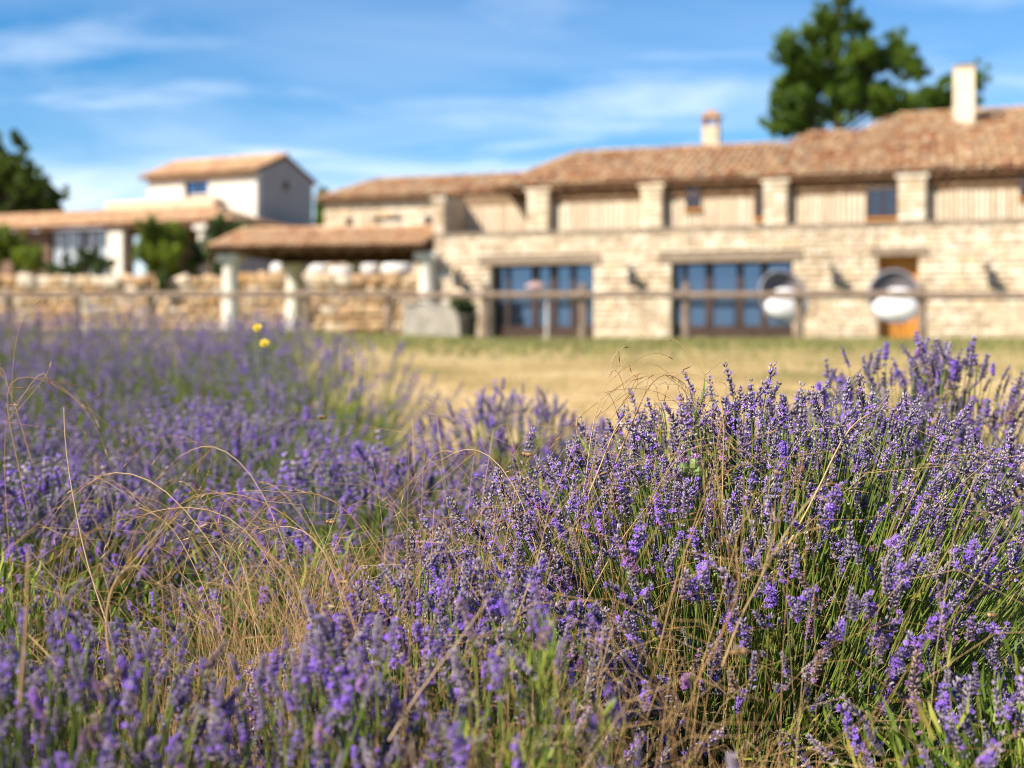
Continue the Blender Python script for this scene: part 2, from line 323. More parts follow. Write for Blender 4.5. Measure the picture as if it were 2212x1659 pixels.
def make_ground():
    xs = np.unique(np.concatenate([np.linspace(-400, -30, 20), np.linspace(-30, -4, 24), np.linspace(-4, 5, 70), np.linspace(5, 30, 24), np.linspace(30, 400, 20)]))
    ys = np.unique(np.concatenate([np.linspace(-200, -3, 15), np.linspace(-3, 10, 100), np.linspace(10, 40, 40), np.linspace(40, 600, 30)]))
    X, Y = np.meshgrid(xs, ys); V = np.stack([X, Y, gz(X, Y)], -1).reshape(-1, 3)
    n, m = len(ys), len(xs); I = np.arange(n * m).reshape(n, m)
    F = np.stack([I[:-1, :-1], I[:-1, 1:], I[1:, 1:], I[1:, :-1]], -1).reshape(-1, 4)
    me = mesh_np('ground', V, [F], smooth=True)
    m_, nt, b = new_mat('dry_ground')
    n1 = noise(nt, 0.75, 7, .62, coord='World'); n2 = noise(nt, 9, 5, coord='World'); n3 = noise(nt, 0.16, 3, coord='World')
    dry = ramp(nt, n1, [(0.30, (0.22, 0.21, 0.065)), (0.41, (0.36, 0.26, 0.105)), (0.50, (0.52, 0.36, 0.165)), (0.70, (0.70, 0.52, 0.29))])
    dry = mixrgb(nt, 1.0, dry, ramp(nt, n2, [(0.3, (0.65, 0.65, 0.6)), (0.7, (1.1, 1.1, 1.1))]), 'MULTIPLY')
    grn = ramp(nt, n2, [(0.3, (0.13, 0.14, 0.04)), (0.7, (0.27, 0.26, 0.09))])
    g = nt.nodes.new('ShaderNodeNewGeometry'); s = nt.nodes.new('ShaderNodeSeparateXYZ'); nt.links.new(g.outputs['Position'], s.inputs[0])
    # greener, watered turf starts some metres in front of the house and runs on behind it
    def mth(op, a, b_):
        k = nt.nodes.new('ShaderNodeMath'); k.operation = op
        for i, v in enumerate((a, b_)):
            if isinstance(v, (int, float)): k.inputs[i].default_value = v
            else: nt.links.new(v, k.inputs[i])
        return k.outputs[0]
    yy = mth('ADD', mth('ADD', s.outputs[1], mth('MULTIPLY', s.outputs[0], 0.32)), mth('MULTIPLY', mth('SUBTRACT', n1, 0.5), 14.0))
    f = ramp(nt, mth('DIVIDE', mth('SUBTRACT', yy, 11.0), 12.0), [(0.0, (0, 0, 0)), (1.0, (1, 1, 1))])
    # bare brown earth under the lavender
    soil = ramp(nt, n2, [(0.3, (0.20, 0.11, 0.05)), (0.7, (0.42, 0.25, 0.12))])
    fs = ramp(nt, mth('ADD', mth('DIVIDE', s.outputs[1], 5.0), mth('MULTIPLY', mth('SUBTRACT', n1, 0.5), 0.8)), [(0.40, (1, 1, 1)), (0.62, (0, 0, 0))])
    c = mixrgb(nt, f, dry, grn); c = mixrgb(nt, fs, c, soil)
    nt.links.new(c, b.inputs['Base Color']); b.inputs['Roughness'].default_value = 0.95; b.inputs['Specular IOR Level'].default_value = 0.1
    bump(nt, b, n2, 0.7, 0.05)
    tag(link('ground', me, None, m_), kind='structure')
make_ground()

# ------------------------------------------------------------------ masonry, tiles, doors: generic builders
def chamfer_box(seed=0, c=0.12, jit=0.06):
    """unit box -0.5..0.5 with cut edges and uneven faces: 24 vertices, 44 triangles"""
    r = np.random.default_rng(seed); V = []; idx = {}
    for sx in (-1, 1):
        for sy in (-1, 1):
            for sz in (-1, 1):
                s = np.array([sx, sy, sz]) * 0.5; j = 1 + r.uniform(-jit, jit, 3)
                for ax in range(3):
                    p = s.copy() * j
                    for k in range(3):
                        if k != ax: p[k] *= (1 - 2 * c)
                    idx[(sx, sy, sz, ax)] = len(V); V.append(p)
    F4 = []; F3 = []
    S = (-1, 1)
    def key(d, ax): return idx[(d[0], d[1], d[2], ax)]
    for ax in range(3):
        a, b = [k for k in range(3) if k != ax]
        for s in S:
            q = []
            for sa, sb in ((-1, -1), (1, -1), (1, 1), (-1, 1)):
                d = [0, 0, 0]; d[ax] = s; d[a] = sa; d[b] = sb; q.append(key(d, ax))
            F4.append(q)
    for ax in range(3):               # edges running along ax join faces a and b
        a, b = [k for k in range(3) if k != ax]
        for sa in S:
            for sb in S:
                d0 = [0, 0, 0]; d1 = [0, 0, 0]; d0[a] = d1[a] = sa; d0[b] = d1[b] = sb; d0[ax] = -1; d1[ax] = 1
                F4.append([key(d0, a), key(d1, a), key(d1, b), key(d0, b)])
    for sx in S:
        for sy in S:
            for sz in S:
                F3.append([idx[(sx, sy, sz, 0)], idx[(sx, sy, sz, 1)], idx[(sx, sy, sz, 2)]])
    T = []
    for q in F4: T += [[q[0], q[1], q[2]], [q[0], q[2], q[3]]]
    T += F3
    V = np.array(V); T = np.array(T)
    # outward winding
    ctr = V[T].mean(1); nrm = np.cross(V[T[:, 1]] - V[T[:, 0]], V[T[:, 2]] - V[T[:, 0]])
    flip = (ctr * nrm).sum(1) < 0; T[flip] = T[flip][:, ::-1]
    return V, T
STONE_T = [chamfer_box(s, 0.10, 0.07) for s in range(6)]
BOULD_T = [chamfer_box(20 + s, 0.13, 0.24) for s in range(9)]
def pieces(name, parent, mat, templates, mats, most=300, stuff_name=None, sizes=None):
    """first `most` (largest) as single objects sharing meshes, the rest joined as one stuff part"""
    order = list(range(len(mats)))
    if sizes is not None and len(mats) > most: order.sort(key=lambda i: -sizes[i])
    mes = []
    for k, (V, F) in enumerate(templates):
        me = mesh_np(name, V, [F]); me.materials.append(mat); mes.append(me)
    for n, i in enumerate(order[:most]):
        o = bpy.data.objects.new(name, mes[i % len(mes)]); COL.objects.link(o)
        o.parent = parent; o.matrix_parent_inverse = INV(parent); o.matrix_basis = Matrix(mats[i].tolist())
    rest = order[most:]
    if rest:
        VV = []; FF = []; off = 0
        for k, (V, F) in enumerate(templates):
            ms = [mats[i] for i in rest if i % len(templates) == k]
            if not ms: continue
            v, f, _ = join_inst(V, F, ms); VV.append(v); FF.append(f + off); off += len(v)
        o = link(stuff_name or name + '_field', mesh_np(name, np.concatenate(VV), [np.concatenate(FF)]), parent, mat)
        o['kind'] = 'stuff'
def INV(o): return wmat(o).inverted()

class Frame:
    """local frame: u along a facade to the right, v out of it towards the viewer, w up"""
    def __init__(s, x, y, ux, uy, z=0.0):
        l = math.hypot(ux, uy); s.o = np.array([x, y, z]); s.u = np.array([ux / l, uy / l, 0]); s.n = np.array([uy / l, -ux / l, 0])
        if s.n[1] > 0: s.n = -s.n
    def __call__(s, u, v, w): return tuple(s.o + s.u * u + s.n * v + np.array([0, 0, w]))
    def d(s, px):
        """distance (y) at which the facade plane crosses picture column px"""
        k = (px - 1106) / FPX
        t = (k * s.o[1] - s.o[0]) / (s.u[0] - k * s.u[1]); return t, s.o[1] + s.u[1] * t
    def U(s, px): return s.d(px)[0]
    def Z(s, px, py): return H - (py - 730) / FPX * s.d(px)[1]
    def R(s): return np.stack([s.u, -s.n, np.array([0, 0, 1.])], axis=1)     # x=u, y=into wall, z=up

def wall_with_openings(F, u0, u1, z0, z1, openings, v=0.0, depth=0.4):
    """solid wall (mortar core) as boxes round rectangular openings"""
    m = MB(); us = sorted({u0, u1, *[o[0] for o in openings], *[o[1] for o in openings]}); zs = sorted({z0, z1, *[o[2] for o in openings], *[o[3] for o in openings]})
    us = [u for u in us if u0 <= u <= u1]; zs = [z for z in zs if z0 <= z <= z1]
    for a, b in zip(us[:-1], us[1:]):
        run = None
        for c, d in zip(zs[:-1], zs[1:]):
            hole = any(o[0] < (a + b) / 2 < o[1] and o[2] < (c + d) / 2 < o[3] for o in openings)
            if not hole: run = (run[0], d) if run else (c, d)
            if hole and run: m.box((a, v - depth, run[0]), (b, v, run[1]), F); run = None
        if run: m.box((a, v - depth, run[0]), (b, v, run[1]), F)
    return m
def masonry(F, u0, u1, z0, z1, openings, v, hmin, hmax, lmin, lmax, r, depth=0.16, gap=0.012, jz=0.25):
    """matrices of coursed stones covering a wall face"""
    out = []; R = F.R(); z = z0
    while z < z1 - 0.03:
        h = min(r.uniform(hmin, hmax), z1 - z)
        if z1 - (z + h) < hmin * .6: h = z1 - z
        segs = [(u0, u1)]
        for o in openings:
            if o[2] < z + h * .5 < o[3]:
                ns = []
                for a, b in segs:
                    if o[1] <= a or o[0] >= b: ns.append((a, b)); continue
                    if o[0] > a: ns.append((a, o[0]))
                    if o[1] < b: ns.append((o[1], b))
                segs = ns
        for a, b in segs:
            u = a
            while u < b - 0.01:
                l = min(r.uniform(lmin, lmax) * r.uniform(.8, 1.2), b - u)
                if b - (u + l) < lmin * .7: l = b - u
                k = 1 - r.uniform(0, jz) * .3
                dp = depth * r.uniform(.9, 1.2)
                S = np.diag([max(l - gap, .02), dp, max(h * k - gap, .02)])
                rot = np.array(Matrix.Rotation(r.uniform(-.03, .03), 3, 'Y'))
                c = np.array(F(u + l / 2, v + r.uniform(-.008, .012) - depth * .35, z + h / 2))
                out.append(M4(R @ rot @ S, c)); u += l
        z += h
    return out
def tile_template(seg=6, r0=0.105, r1=0.082, L=0.46, th=0.014):
    V = []; F = []
    for (r, y, dz) in ((r0, 0, 0.0), (r1, L, -0.012), (r0 - th, 0, 0.0)):
        for j in range(seg + 1):
            a = math.pi * j / seg; V.append((-r * math.cos(a), y, r * math.sin(a) * .85 + dz))
    n = seg + 1
    for j in range(seg):
        F += [[j, j + 1, n + j + 1], [j, n + j + 1, n + j]]
        F += [[j, 2 * n + j, 2 * n + j + 1], [j, 2 * n + j + 1, j + 1]]
    return np.array(V), np.array(F)
TILE_T = [tile_template()]
def tiles_on_plane(o, e, s, W, L, keep=None, r=None, pitch=0.225, expo=0.36, jit=1.0):
    """o corner at eave, e unit vector along the eave, s unit vector up the slope; tile matrices and size keys"""
    n = np.cross(e, s)
    if n[2] < 0: n = -n
    out = []; key = []
    cols = int(W / pitch); rows = int(L / expo) + 1
    for i in range(cols + 1):
        for k in range(rows):
            a = i * pitch + pitch * .5; t = k * expo - .05
            if a > W or t > L - .15: continue
            if keep and not keep(a, t + .2): continue
            p = o + e * (a + r.uniform(-.012, .012) * jit) + s * (t + r.uniform(-.02, .02) * jit) + n * (0.03 + k * 0.0 + r.uniform(0, .012))
            ang = r.uniform(-.05, .05) * jit; c, sn = math.cos(ang), math.sin(ang)
            tilt = .045 + r.uniform(-.015, .02)
            ex = e * c + s * sn; sy = -e * sn + s * c; sy = sy * math.cos(tilt) - n * math.sin(tilt) * 0 + n * 0.0
            nn = np.cross(ex, sy); nn = nn if nn[2] > 0 else -nn
            sc_ = r.uniform(.94, 1.06)
            out.append(M4(np.stack([ex, sy, nn], 1) * sc_, p + n * (0.035 if k % 2 else 0.022))); key.append(-t - abs(p[0]) * .02)
    return out, key
def slab(m, pts, th=0.08):
    """thin solid from a planar polygon"""
    P = [Vector(p) for p in pts]; n = (P[1] - P[0]).cross(P[2] - P[0]).normalized()
    if n.z < 0: n = -n; 
    Q = [p - n * th for p in P]; i = len(m.v); k = len(P)
    m.v += [tuple(p) for p in P] + [tuple(q) for q in Q]
    m.f.append(tuple(range(i, i + k))); m.f.append(tuple(reversed(range(i + k, i + 2 * k))))
    for j in range(k):
        a, b = i + j, i + (j + 1) % k; m.f.append((a, a + k, b + k, b))
def ridge_tiles(p0, p1, r):
    p0, p1 = np.array(p0, float), np.array(p1, float); d = p1 - p0; L = np.linalg.norm(d); d /= L; out = []
    x = np.cross(d, [0, 0, 1.]); x /= np.linalg.norm(x); n = np.cross(x, d)
    for k in range(int(L / .38)):
        out.append(M4(np.stack([x, d, n], 1) * 1.25, p0 + d * k * .38 + n * (.03 + r.uniform(0, .015))))
    return out

# ------------------------------------------------------------------ the farmhouse
FH = Frame(-2.21, 36.4, 14.85, -4.8, 0.0)
ZB = 0.62
house = empty('farmhouse', FH(7, -2, 0.7), 'long stone farmhouse with red tiled roof and blue glass doors', 'farmhouse')
UE = 19.0
ZT = FH.Z(1700, 489)            # ledge under the upper storey
ZE = 0.75 + 4.17                # eaves
DOORS = [(1060, 1283, 571, 720, 1036, 1300, 549), (1450, 1712, 565, 720, 1425, 1736, 546), (1897, 1985, 552, 738, 1880, 2006, 534)]
ops = []; lint = []
for a, b, t, bt, la, lb, lt in DOORS:
    u0, u1 = FH.U(a), FH.U(b); zt = FH.Z((a + b) / 2, t); ops.append((u0, u1, ZB - .1, zt)); lint.append((FH.U(la), FH.U(lb), zt, FH.Z((a + b) / 2, lt)))
wall = wall_with_openings(FH, 0, UE, ZB - .1, ZT, ops, v=-0.05, depth=0.5).build('wall', house, M['mortar'])
st = masonry(FH, 0, UE, ZB - .1, ZT - .06, ops + [(a, b, z0, z1) for a, b, z0, z1 in lint], 0.0, .07, .17, .10, .40, random.Random(3), gap=.006, jz=.5)
st = [m for m in st if m[0, 3] < 16]
pieces('stone', wall, M['stone'], STONE_T, st, 300, 'stone_courses', [np.linalg.norm(m[:3, 0]) * np.linalg.norm(m[:3, 2]) for m in st])
# left end wall of the terrace and return wall
rw = MB(); rw.box((0, -6, ZB - .1), (.45, -.5, ZT), FH); rw.build('end_wall', house, M['mortar'])
# ledge
lg = MB(); lg.box((-.03, -.5, ZT - .06), (UE, .05, ZT + .05), FH); lg.build('ledge', house, M['lintel'])
for k, (a, b, z0, z1) in enumerate(lint):
    m = MB(); m.box((a, -.3, z0), (b, .06, z1), FH); m.build('lintel', house, M['lintel'])
# glass doors
def glazed_door(i, muls, low=0.37):
    u0, u1, z0, z1 = ops[i]; v = -.36; z0 = ZB + .09
    root = MB()
    root.box((u0, v - .06, z0), (u1, v + .05, z0 + low), FH)
    d = root.build('door', house, M['brownframe'])
    m = MB(); m.box((u0, v - .06, z1 - .07), (u1, v + .05, z1), FH); m.build('head_rail', d, M['brownframe'])
    for a, b, deep in muls:
        ua, ub = FH.U(a), FH.U(b); m = MB(); m.box((ua, v - .06, z0 + low), (ub, v + (.08 if deep else .04), z1 - .07), FH); m.build('frame', d, M['brownframe'])
    edges = [FH.U(muls[0][1])] + [x for a, b, _ in muls[1:] for x in (FH.U(a), FH.U(b))] + [u1]
    edges = edges[:-1] + [u1] if len(edges) % 2 else edges
    for k in range(0, len(edges) - 1, 2):
        m = MB(); m.box((edges[k], v - .02, z0 + low), (edges[k + 1], v, z1 - .07), FH); m.build('pane', d, M['glass'])
    m = MB(); m.tube([FH(FH.U(muls[-2][0]) - .03, v + .1, z0 + .85), FH(FH.U(muls[-2][0]) - .03, v + .1, z0 + 1.15)], .016, 6); m.build('handle', d, M['iron'])
    # dark room behind the open gap, floor sill
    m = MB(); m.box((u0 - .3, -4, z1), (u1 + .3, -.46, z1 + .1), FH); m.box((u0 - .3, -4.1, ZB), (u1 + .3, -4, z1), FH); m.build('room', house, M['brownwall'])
    m = MB(); m.box((u0, -.5, ZB - .08), (u1, .0, ZB + .07), FH); m.build('sill', house, M['greystone'])
glazed_door(0, [(1060, 1073, 1), (1086, 1094, 1), (1142, 1157, 1), (1182, 1197, 1), (1226, 1238, 0), (1277, 1283, 1)])
glazed_door(1, [(1450, 1459, 1), (1470, 1480, 1), (1520, 1536, 1), (1588, 1602, 1), (1640, 1656, 0), (1704, 1712, 1)])
def plank_door(i):
    u0, u1, z0, z1 = ops[i]; v = -.36; z0 = ZB + .03
    m = MB(); m.box((u0, v - .12, z0), (u0 + .09, v + .02, z1), FH); m.box((u1 - .09, v - .12, z0), (u1, v + .02, z1), FH); m.box((u0 + .09, v - .12, z1 - .1), (u1 - .09, v + .02, z1), FH)
    d = m.build('door', house, M['orangewood']); n = 6; w = (u1 - u0 - .18) / n
    for k in range(n):
        p = MB(); p.box((u0 + .09 + k * w + .004, v - .07, z0), (u0 + .09 + (k + 1) * w - .004, v - .02, z1 - .1), FH); p.build('plank', d, M['orangewood'])
    p = MB(); p.tube([FH(u1 - .2, v + .03, z0 + .95), FH(u1 - .2, v + .03, z0 + 1.15)], .015, 6); p.build('handle', d, M['iron'])
    p = MB(); p.box((u0 + .09, v - .1, z0), (u1 - .09, v - .08, z1 - .1), FH); p.build('panel', d, M['orangewood'])
plank_door(2)
# upper storey: recessed wall of pale upright boards between masonry pillars
PIL = [(930, 960, 420), (1140, 1185, 402), (1385, 1430, 390), (1650, 1700, 379), (1940, 2000, 366)]
pu = [(FH.U(a), FH.U(b)) for a, b, _ in PIL]; pu[0] = (0.0, pu[0][1]); pu.append((UE - 1.4, UE - .7))
rp = random.Random(5)
for k, (a, b) in enumerate(pu):
    top = ZE - (.28 if k == 0 else .12)
    back = -1.75 if k == 0 else -.42
    m = MB(); m.box((a + .03, back, ZT + .05), (b - .03, .02, top), FH); p = m.build('pillar', house, M['mortar'])
    ms = masonry(FH, a, b, ZT + .05, top, [], .04, .10, .16, .18, .34, rp, depth=.1)
    side = Frame(*FH(b, .04, 0)[:2], *( -FH.n[:2])); side.n = FH.u.copy()
    ms += masonry(side, 0, abs(back) - .02, ZT + .05, top, [], .0, .10, .16, .18, .34, rp, depth=.1)
    pieces('stone', p, M['stone'], STONE_T, ms, 300)
    m = MB(); m.box((a - .06, (back if k == 0 else -.4), top + .002), (b + .06, .10, top + .09), FH); m.build('pillar_cap', house, M['stone'])
# back wall pieces
UW = MB(); VB = -.30
UW.box((pu[1][0], VB - .3, ZT + .05), (UE, VB, ZE + .05), FH); UW.box((.3, -2.0, ZT + .05), (pu[1][0], -1.7, ZE + .02), FH)
upper = UW.build('upper_wall', house, M['gap'])
WIN = [(1478, 1510, 402, 450), (1630, 1650, 410, 470), (1872, 1938, 400, 470), (2203, 2260, 380, 425)]
wops = [(FH.U(a), FH.U(b), FH.Z(a, d), FH.Z(a, c)) for a, b, c, d in WIN]
bm = []; bs = random.Random(8); BT = [chamfer_box(50 + k, .06, .02) for k in range(3)]
def boards(u0, u1, v, z0, z1):
    u = u0
    while u < u1 - .05:
        w = bs.uniform(.10, .15); w = min(w, u1 - u); a, b, top, bot = u, u + w, z1 - bs.uniform(0, .03), z0
        for o in wops:
            if o[0] < (a + b) / 2 < o[1] and v > -1: bot = top if o[2] - z0 < .15 else bot; top = min(top, o[2])
        if top - bot > .08:
            bm.append(M4(FH.R() @ np.diag([w - .034, .05, top - bot]), np.array(FH((a + b) / 2, v + .02 + bs.uniform(-.006, .008), (top + bot) / 2))))
        u += w
for k in range(1, len(pu) - 1): boards(pu[k][1] + .1, pu[k + 1][0] - .02, VB, ZT + .06, ZE - .44)
boards(pu[0][1] + .02, pu[1][0] - .02, -1.7, ZT + .06, ZE - .28)
pieces('board', upper, M['board'], BT, bm, 300)
for (a, b, z0, z1), brown in zip(wops, (1, 1, 1, 1)):
    m = MB(); v = VB + .05
    m.box((a, v - .05, z1 - .05), (b, v + .05, z1), FH); m.box((a, v - .05, z0), (b, v + .06, z0 + .07), FH)
    for q in (a, (a + b) / 2 - .025, b - .05): m.box((q, v - .05, z0 + .07), (q + .05, v + .04, z1 - .05), FH)
    w = m.build('window', house, M['brownframe'])
    for q0, q1 in ((a + .05, (a + b) / 2 - .025), ((a + b) / 2 + .025, b - .05)):
        m = MB(); m.box((q0, v - .03, z0 + .07), (q1, v - .01, z1 - .05), FH); m.build('pane', w, M['darkglass'])
    m = MB(); m.box((a - .04, v, z0 - .06), (b + .04, v + .1, z0 - .002), FH); m.build('sill', w, M['orangewood'])
# corbel row of tile ends under the eaves, rafter ends
cm = []; rc = random.Random(2)
u = pu[1][1] + .1
while u < UE:
    if not any(a - .1 < u < b + .1 for a, b in pu):
        cm.append(M4(np.stack([FH.u, -FH.n, np.array([0, 0, 1.])], 1) * .95, np.array(FH(u, VB + .10, ZE - .36 + rc.uniform(-.01, .01)))))
    u += .23
pieces('corbel_tile', upper, M['tilepale'], TILE_T, cm, 300)
# roof
PI = .33; cs = 1 / math.hypot(1, PI)
sl = -FH.n * cs + np.array([0, 0, PI * cs]); 
UR0 = FH.U(1060)
def roof_part(u0, u1, b, hipl=False):
    """front slope from the eave (v=.1) back by b metres"""
    L = b / cs; W = u1 - u0; o = np.array(FH(u0, -.08, ZE))
    keep = (lambda a, t: a > (t * cs) * .26) if hipl else None
    return o, W, L, keep
q_ = lambda px: UR0 + round((FH.U(px) - UR0) / .225) * .225
RP = [(UR0, q_(1655), 4.7, True), (q_(1655), q_(1815), 6.2, False), (q_(1815), UE + .3, 8.9, False)]
rm = MB(); tm = []; tk = []; rr = random.Random(4); ridge = []
Lp = 0
for (u0, u1, b, hip), off in zip(RP, (0, .5, 1.35)):
    o, W, L, keep = roof_part(u0, u1, b, hip); f = lambda a, t: tuple(o + FH.u * a + sl * t)
    l0 = L * cs * .26 if hip else off
    if hip: pts = [f(0, 0), f(W, 0), f(W, L), f(l0, L)]
    else: pts = [f(0, 0), f(W, 0), f(W, L), f(off, L), f(0, Lp)]; keep = (lambda a, t, Lp=Lp, L=L, off=off: a > (t - Lp) / (L - Lp) * off)
    slab(rm, pts, .07)
    back = np.array([-FH.n[0], -FH.n[1], 0]) * b + np.array([0, 0, -PI * b])
    q = [np.array(f(l0, L)), np.array(f(W, L)), np.array(f(W, L)) + back, np.array(f(0, L)) + back]
    slab(rm, [tuple(p) for p in q], .07)
    if hip:
        slab(rm, [f(0, 0), f(l0, L), tuple(np.array(f(0, L)) + back)], .07)
        ridge += ridge_tiles(f(0, 0.05), f(l0, L), rr)
    else: slab(rm, [f(0, Lp), f(off, L), tuple(np.array(f(0, L)) + back)], .07)
    ridge += ridge_tiles(f(l0, L), f(W, L), rr)
    a, k = tiles_on_plane(o, FH.u, sl, W, L, keep, rr); tm += a; tk += k
    Lp = L
roof = rm.build('roof', house, M['underroof'])
tm += ridge; tk += [-20] * len(ridge)
pieces('roof_tile', roof, M['tile'], TILE_T, tm, 300, 'roof_tiles_upper', tk)
# eave beam and rafters
m = MB(); m.box((UR0 + .1, -.29, ZE - .16), (UE, -.20, ZE - .04), FH); m.build('eave_beam', house, M['timber'])
u = UR0 + .25
while u < UE - .1:
    if not any(a - .05 < u < b + .05 for a, b in pu):
        m = MB(); m.box((u, -.29, ZE - .12), (u + .09, -.1, ZE - .075), FH); m.build('rafter', house, M['timber'])
    u += .55
# chimneys
def chimney(px, dpt, w, py0, py1, kind):
    x = (px - 1106) / FPX * dpt; z0 = H - (py0 - 730) / FPX * dpt; z1 = H - (py1 - 730) / FPX * dpt; C = Frame(x, dpt, FH.u[0], FH.u[1])
    m = MB(); hw = w / 2
    m.box((-hw, -hw, z0 - .8), (hw, hw, z1), C); c = m.build('chimney', roof, M['board' if kind else 'stone'])
    if kind:
        m = MB(); m.box((-hw - .04, -hw - .04, z1 + .001), (hw + .04, hw + .04, z1 + .05), C); m.build('chimney_rim', roof, M['stone'])
        m = MB(); m.box((-hw + .08, -hw + .08, z1 + .05), (hw - .08, hw - .08, z1 + .13), C); m.build('chimney_pot', roof, M['iron'])
        m = MB(); m.box((-hw - .03, -hw - .03, z0 - .4), (hw + .03, hw + .03, z0 + .12), C); m.build('flashing', roof, M['plaster'])
    else:
        for q in (-1, 1):
            for s in (-1, 1):
                m = MB(); m.box((q * hw * .7 - .05, s * hw * .7 - .05, z1 + .001), (q * hw * .7 + .05, s * hw * .7 + .05, z1 + .28), C); m.build('cap_leg', roof, M['tile'])
        m = MB(); m.box((-hw - .05, -hw - .05, z1 + .28), (hw + .05, hw + .05, z1 + .36), C); m.build('cap_slab', roof, M['tile'])
        m = MB(); m.box((-hw * .6, -hw * .6, z1 + .361), (hw * .6, hw * .6, z1 + .50), C); m.build('cap_top', roof, M['tilepale'])
chimney(1537, 39.5, .50, 325, 275, 0)
chimney(2082, 38.5, .58, 290, 150, 1)

# wall lanterns
def lantern(px, py, label):
    u = FH.U(px); z = FH.Z(px, py); r = empty('wall_lantern', FH(u, .05, z), label, 'lantern', 'lanterns on the farmhouse wall')
    m = MB(); m.tube([FH(u - .12, .05, z + .30), FH(u - .12, .16, z + .36), FH(u - .04, .26, z + .36), FH(u, .28, z + .22)], .014, 6); m.build('arm', r, M['iron'])
    m = MB(); m.box((u - .17, .02, z + .24), (u - .07, .06, z + .38), FH); m.build('wall_plate', r, M['iron'])
    m = MB(); m.lathe([(.02, .22), (.05, .19), (.15, .12), (.16, .10)], 12, FH(u, .28, z)); m.build('cap', r, M['iron'])
    m = MB(); m.lathe([(.06, -.20), (.10, -.16), (.13, 0.0), (.12, .10)], 12, FH(u, .28, z)); m.build('glass_body', r, M['wicker'])
    m = MB(); m.lathe([(.02, -.25), (.05, -.23), (.06, -.20)], 10, FH(u, .28, z)); m.build('finial', r, M['iron'])
lantern(995, 606, 'dark wall lantern above the stone trough, leftmost on the farmhouse')
lantern(1370, 602, 'dark wall lantern on the stone pier between the two glass doors')
lantern(1808, 603, 'dark wall lantern between the right glass door and the orange door')
lantern(2141, 603, 'dark wall lantern right of the orange wooden door')

# ------------------------------------------------------------------ middle block behind the shelter
FM = Frame(-7.3, 49.8, .952, -.308)
mid = empty('stone_outbuilding', FM(4, -1, 2.0), 'low stone building with orange tiled roof joining the farmhouse on its left', 'building')
ze = FM.Z(720, 434); mo = [(FM.U(748), FM.U(764), FM.Z(755, 487), FM.Z(755, 472)), (FM.U(806), FM.U(872), FM.Z(840, 484), FM.Z(840, 470)), (FM.U(918), FM.U(934), FM.Z(925, 486), FM.Z(925, 470))]
w = wall_with_openings(FM, 0, 9.2, 2.5, ze, mo, -.05, .4).build('wall', mid, M['mortar'])
ms = masonry(FM, 0, 9.2, 3.2, ze, mo, 0, .12, .22, .2, .5, random.Random(6))
pieces('stone', w, M['stone'], STONE_T, ms, 300, 'stone_courses')
for a, b, z0, z1 in mo:
    m = MB(); m.box((a, -.3, z0), (b, -.27, z1), FM); q = m.build('window', mid, M['darkglass'])
    m = MB(); m.box((a, -.27, z0), (a + .05, -.2, z1), FM); m.box((b - .05, -.27, z0), (b, -.2, z1), FM); m.build('frame', q, M['brownframe'])
sm = -FM.n * cs + np.array([0, 0, PI * cs]); b = 3.3; L = b / cs; o = np.array(FM(-.25, .3, ze)); f = lambda a, t: tuple(o + FM.u * a + sm * t); W = 10; l0 = 1.05
m = MB(); slab(m, [f(0, 0), f(W, 0), f(W, L), f(l0, L)], .07); bk = -FM.n * b + np.array([0, 0, -PI * b])
slab(m, [f(l0, L), f(W, L), tuple(np.array(f(W, L)) + bk), tuple(np.array(f(0, L)) + bk)], .07); slab(m, [f(0, 0), f(l0, L), tuple(np.array(f(0, L)) + bk)], .07)
rf = m.build('roof', mid, M['underroof'])
a, k = tiles_on_plane(o, FM.u, sm, W, L, lambda a, t: a > t * .3, random.Random(9)); rd = ridge_tiles(f(l0, L), f(W, L), random.Random(1)) + ridge_tiles(f(0, 0), f(l0, L), random.Random(1))
pieces('roof_tile', rf, M['tile'], TILE_T, a + rd, 300, 'roof_tiles_upper', k + [-9] * len(rd))

# ------------------------------------------------------------------ shelter
FS = Frame(-8.2, 37.1, .99, -.14)
sh = empty('garden_shelter', FS(2.5, -2, .9), 'open shelter with tiled roof on white stone columns left of the farmhouse', 'shelter')
GS = .80; zbm = 3.16
def column(u, v, r=.22, top=zbm, bot=GS, parent=sh, Fr=FS, mat='whitestone'):
    h = top - bot
    m = MB(); m.lathe([(r * 1.15, bot), (r * 1.15, bot + .12), (r * 1.02, bot + .16), (r, bot + .4), (r * .95, bot + h * .6), (r * .90, top - .25), (r * 1.0, top - .2)], 16, (Fr(u, v, 0)[0], Fr(u, v, 0)[1], 0)); c = m.build('column', parent, M[mat], True)
    m = MB(); m.box((u - r * 1.25, v - r * 1.25, top - .20), (u + r * 1.25, v + r * 1.25, top), Fr); m.build('capital', c, M[mat])
column(0.05, 0, .25); column(0.45, -4.7, .28); column(5.85, 0, .25, bot=1.0); column(5.8, -4.7, .25)
m = MB(); m.box((-.2, -.12, zbm), (5.9, .12, zbm + .2), FS); m.build('beam', sh, M['timber'])
m = MB(); m.box((.1, -4.82, zbm), (5.9, -4.58, zbm + .2), FS); m.build('beam', sh, M['timber'])
m = MB(); m.box((.0, -4.58, zbm + .02), (.24, -.12, zbm + .2), FS); m.build('beam', sh, M['timber'])
zs = 3.29; us = -.45; W = 6.35; ps = .25; cs_ = 1 / math.hypot(1, ps); ss = -FS.n * cs_ + np.array([0, 0, ps * cs_]); o = np.array(FS(us, .55, zs)); L = 2.95 / cs_
f = lambda a, t: tuple(o + FS.u * a + ss * t); bk = -FS.n * 2.95 + np.array([0, 0, -ps * 2.95])
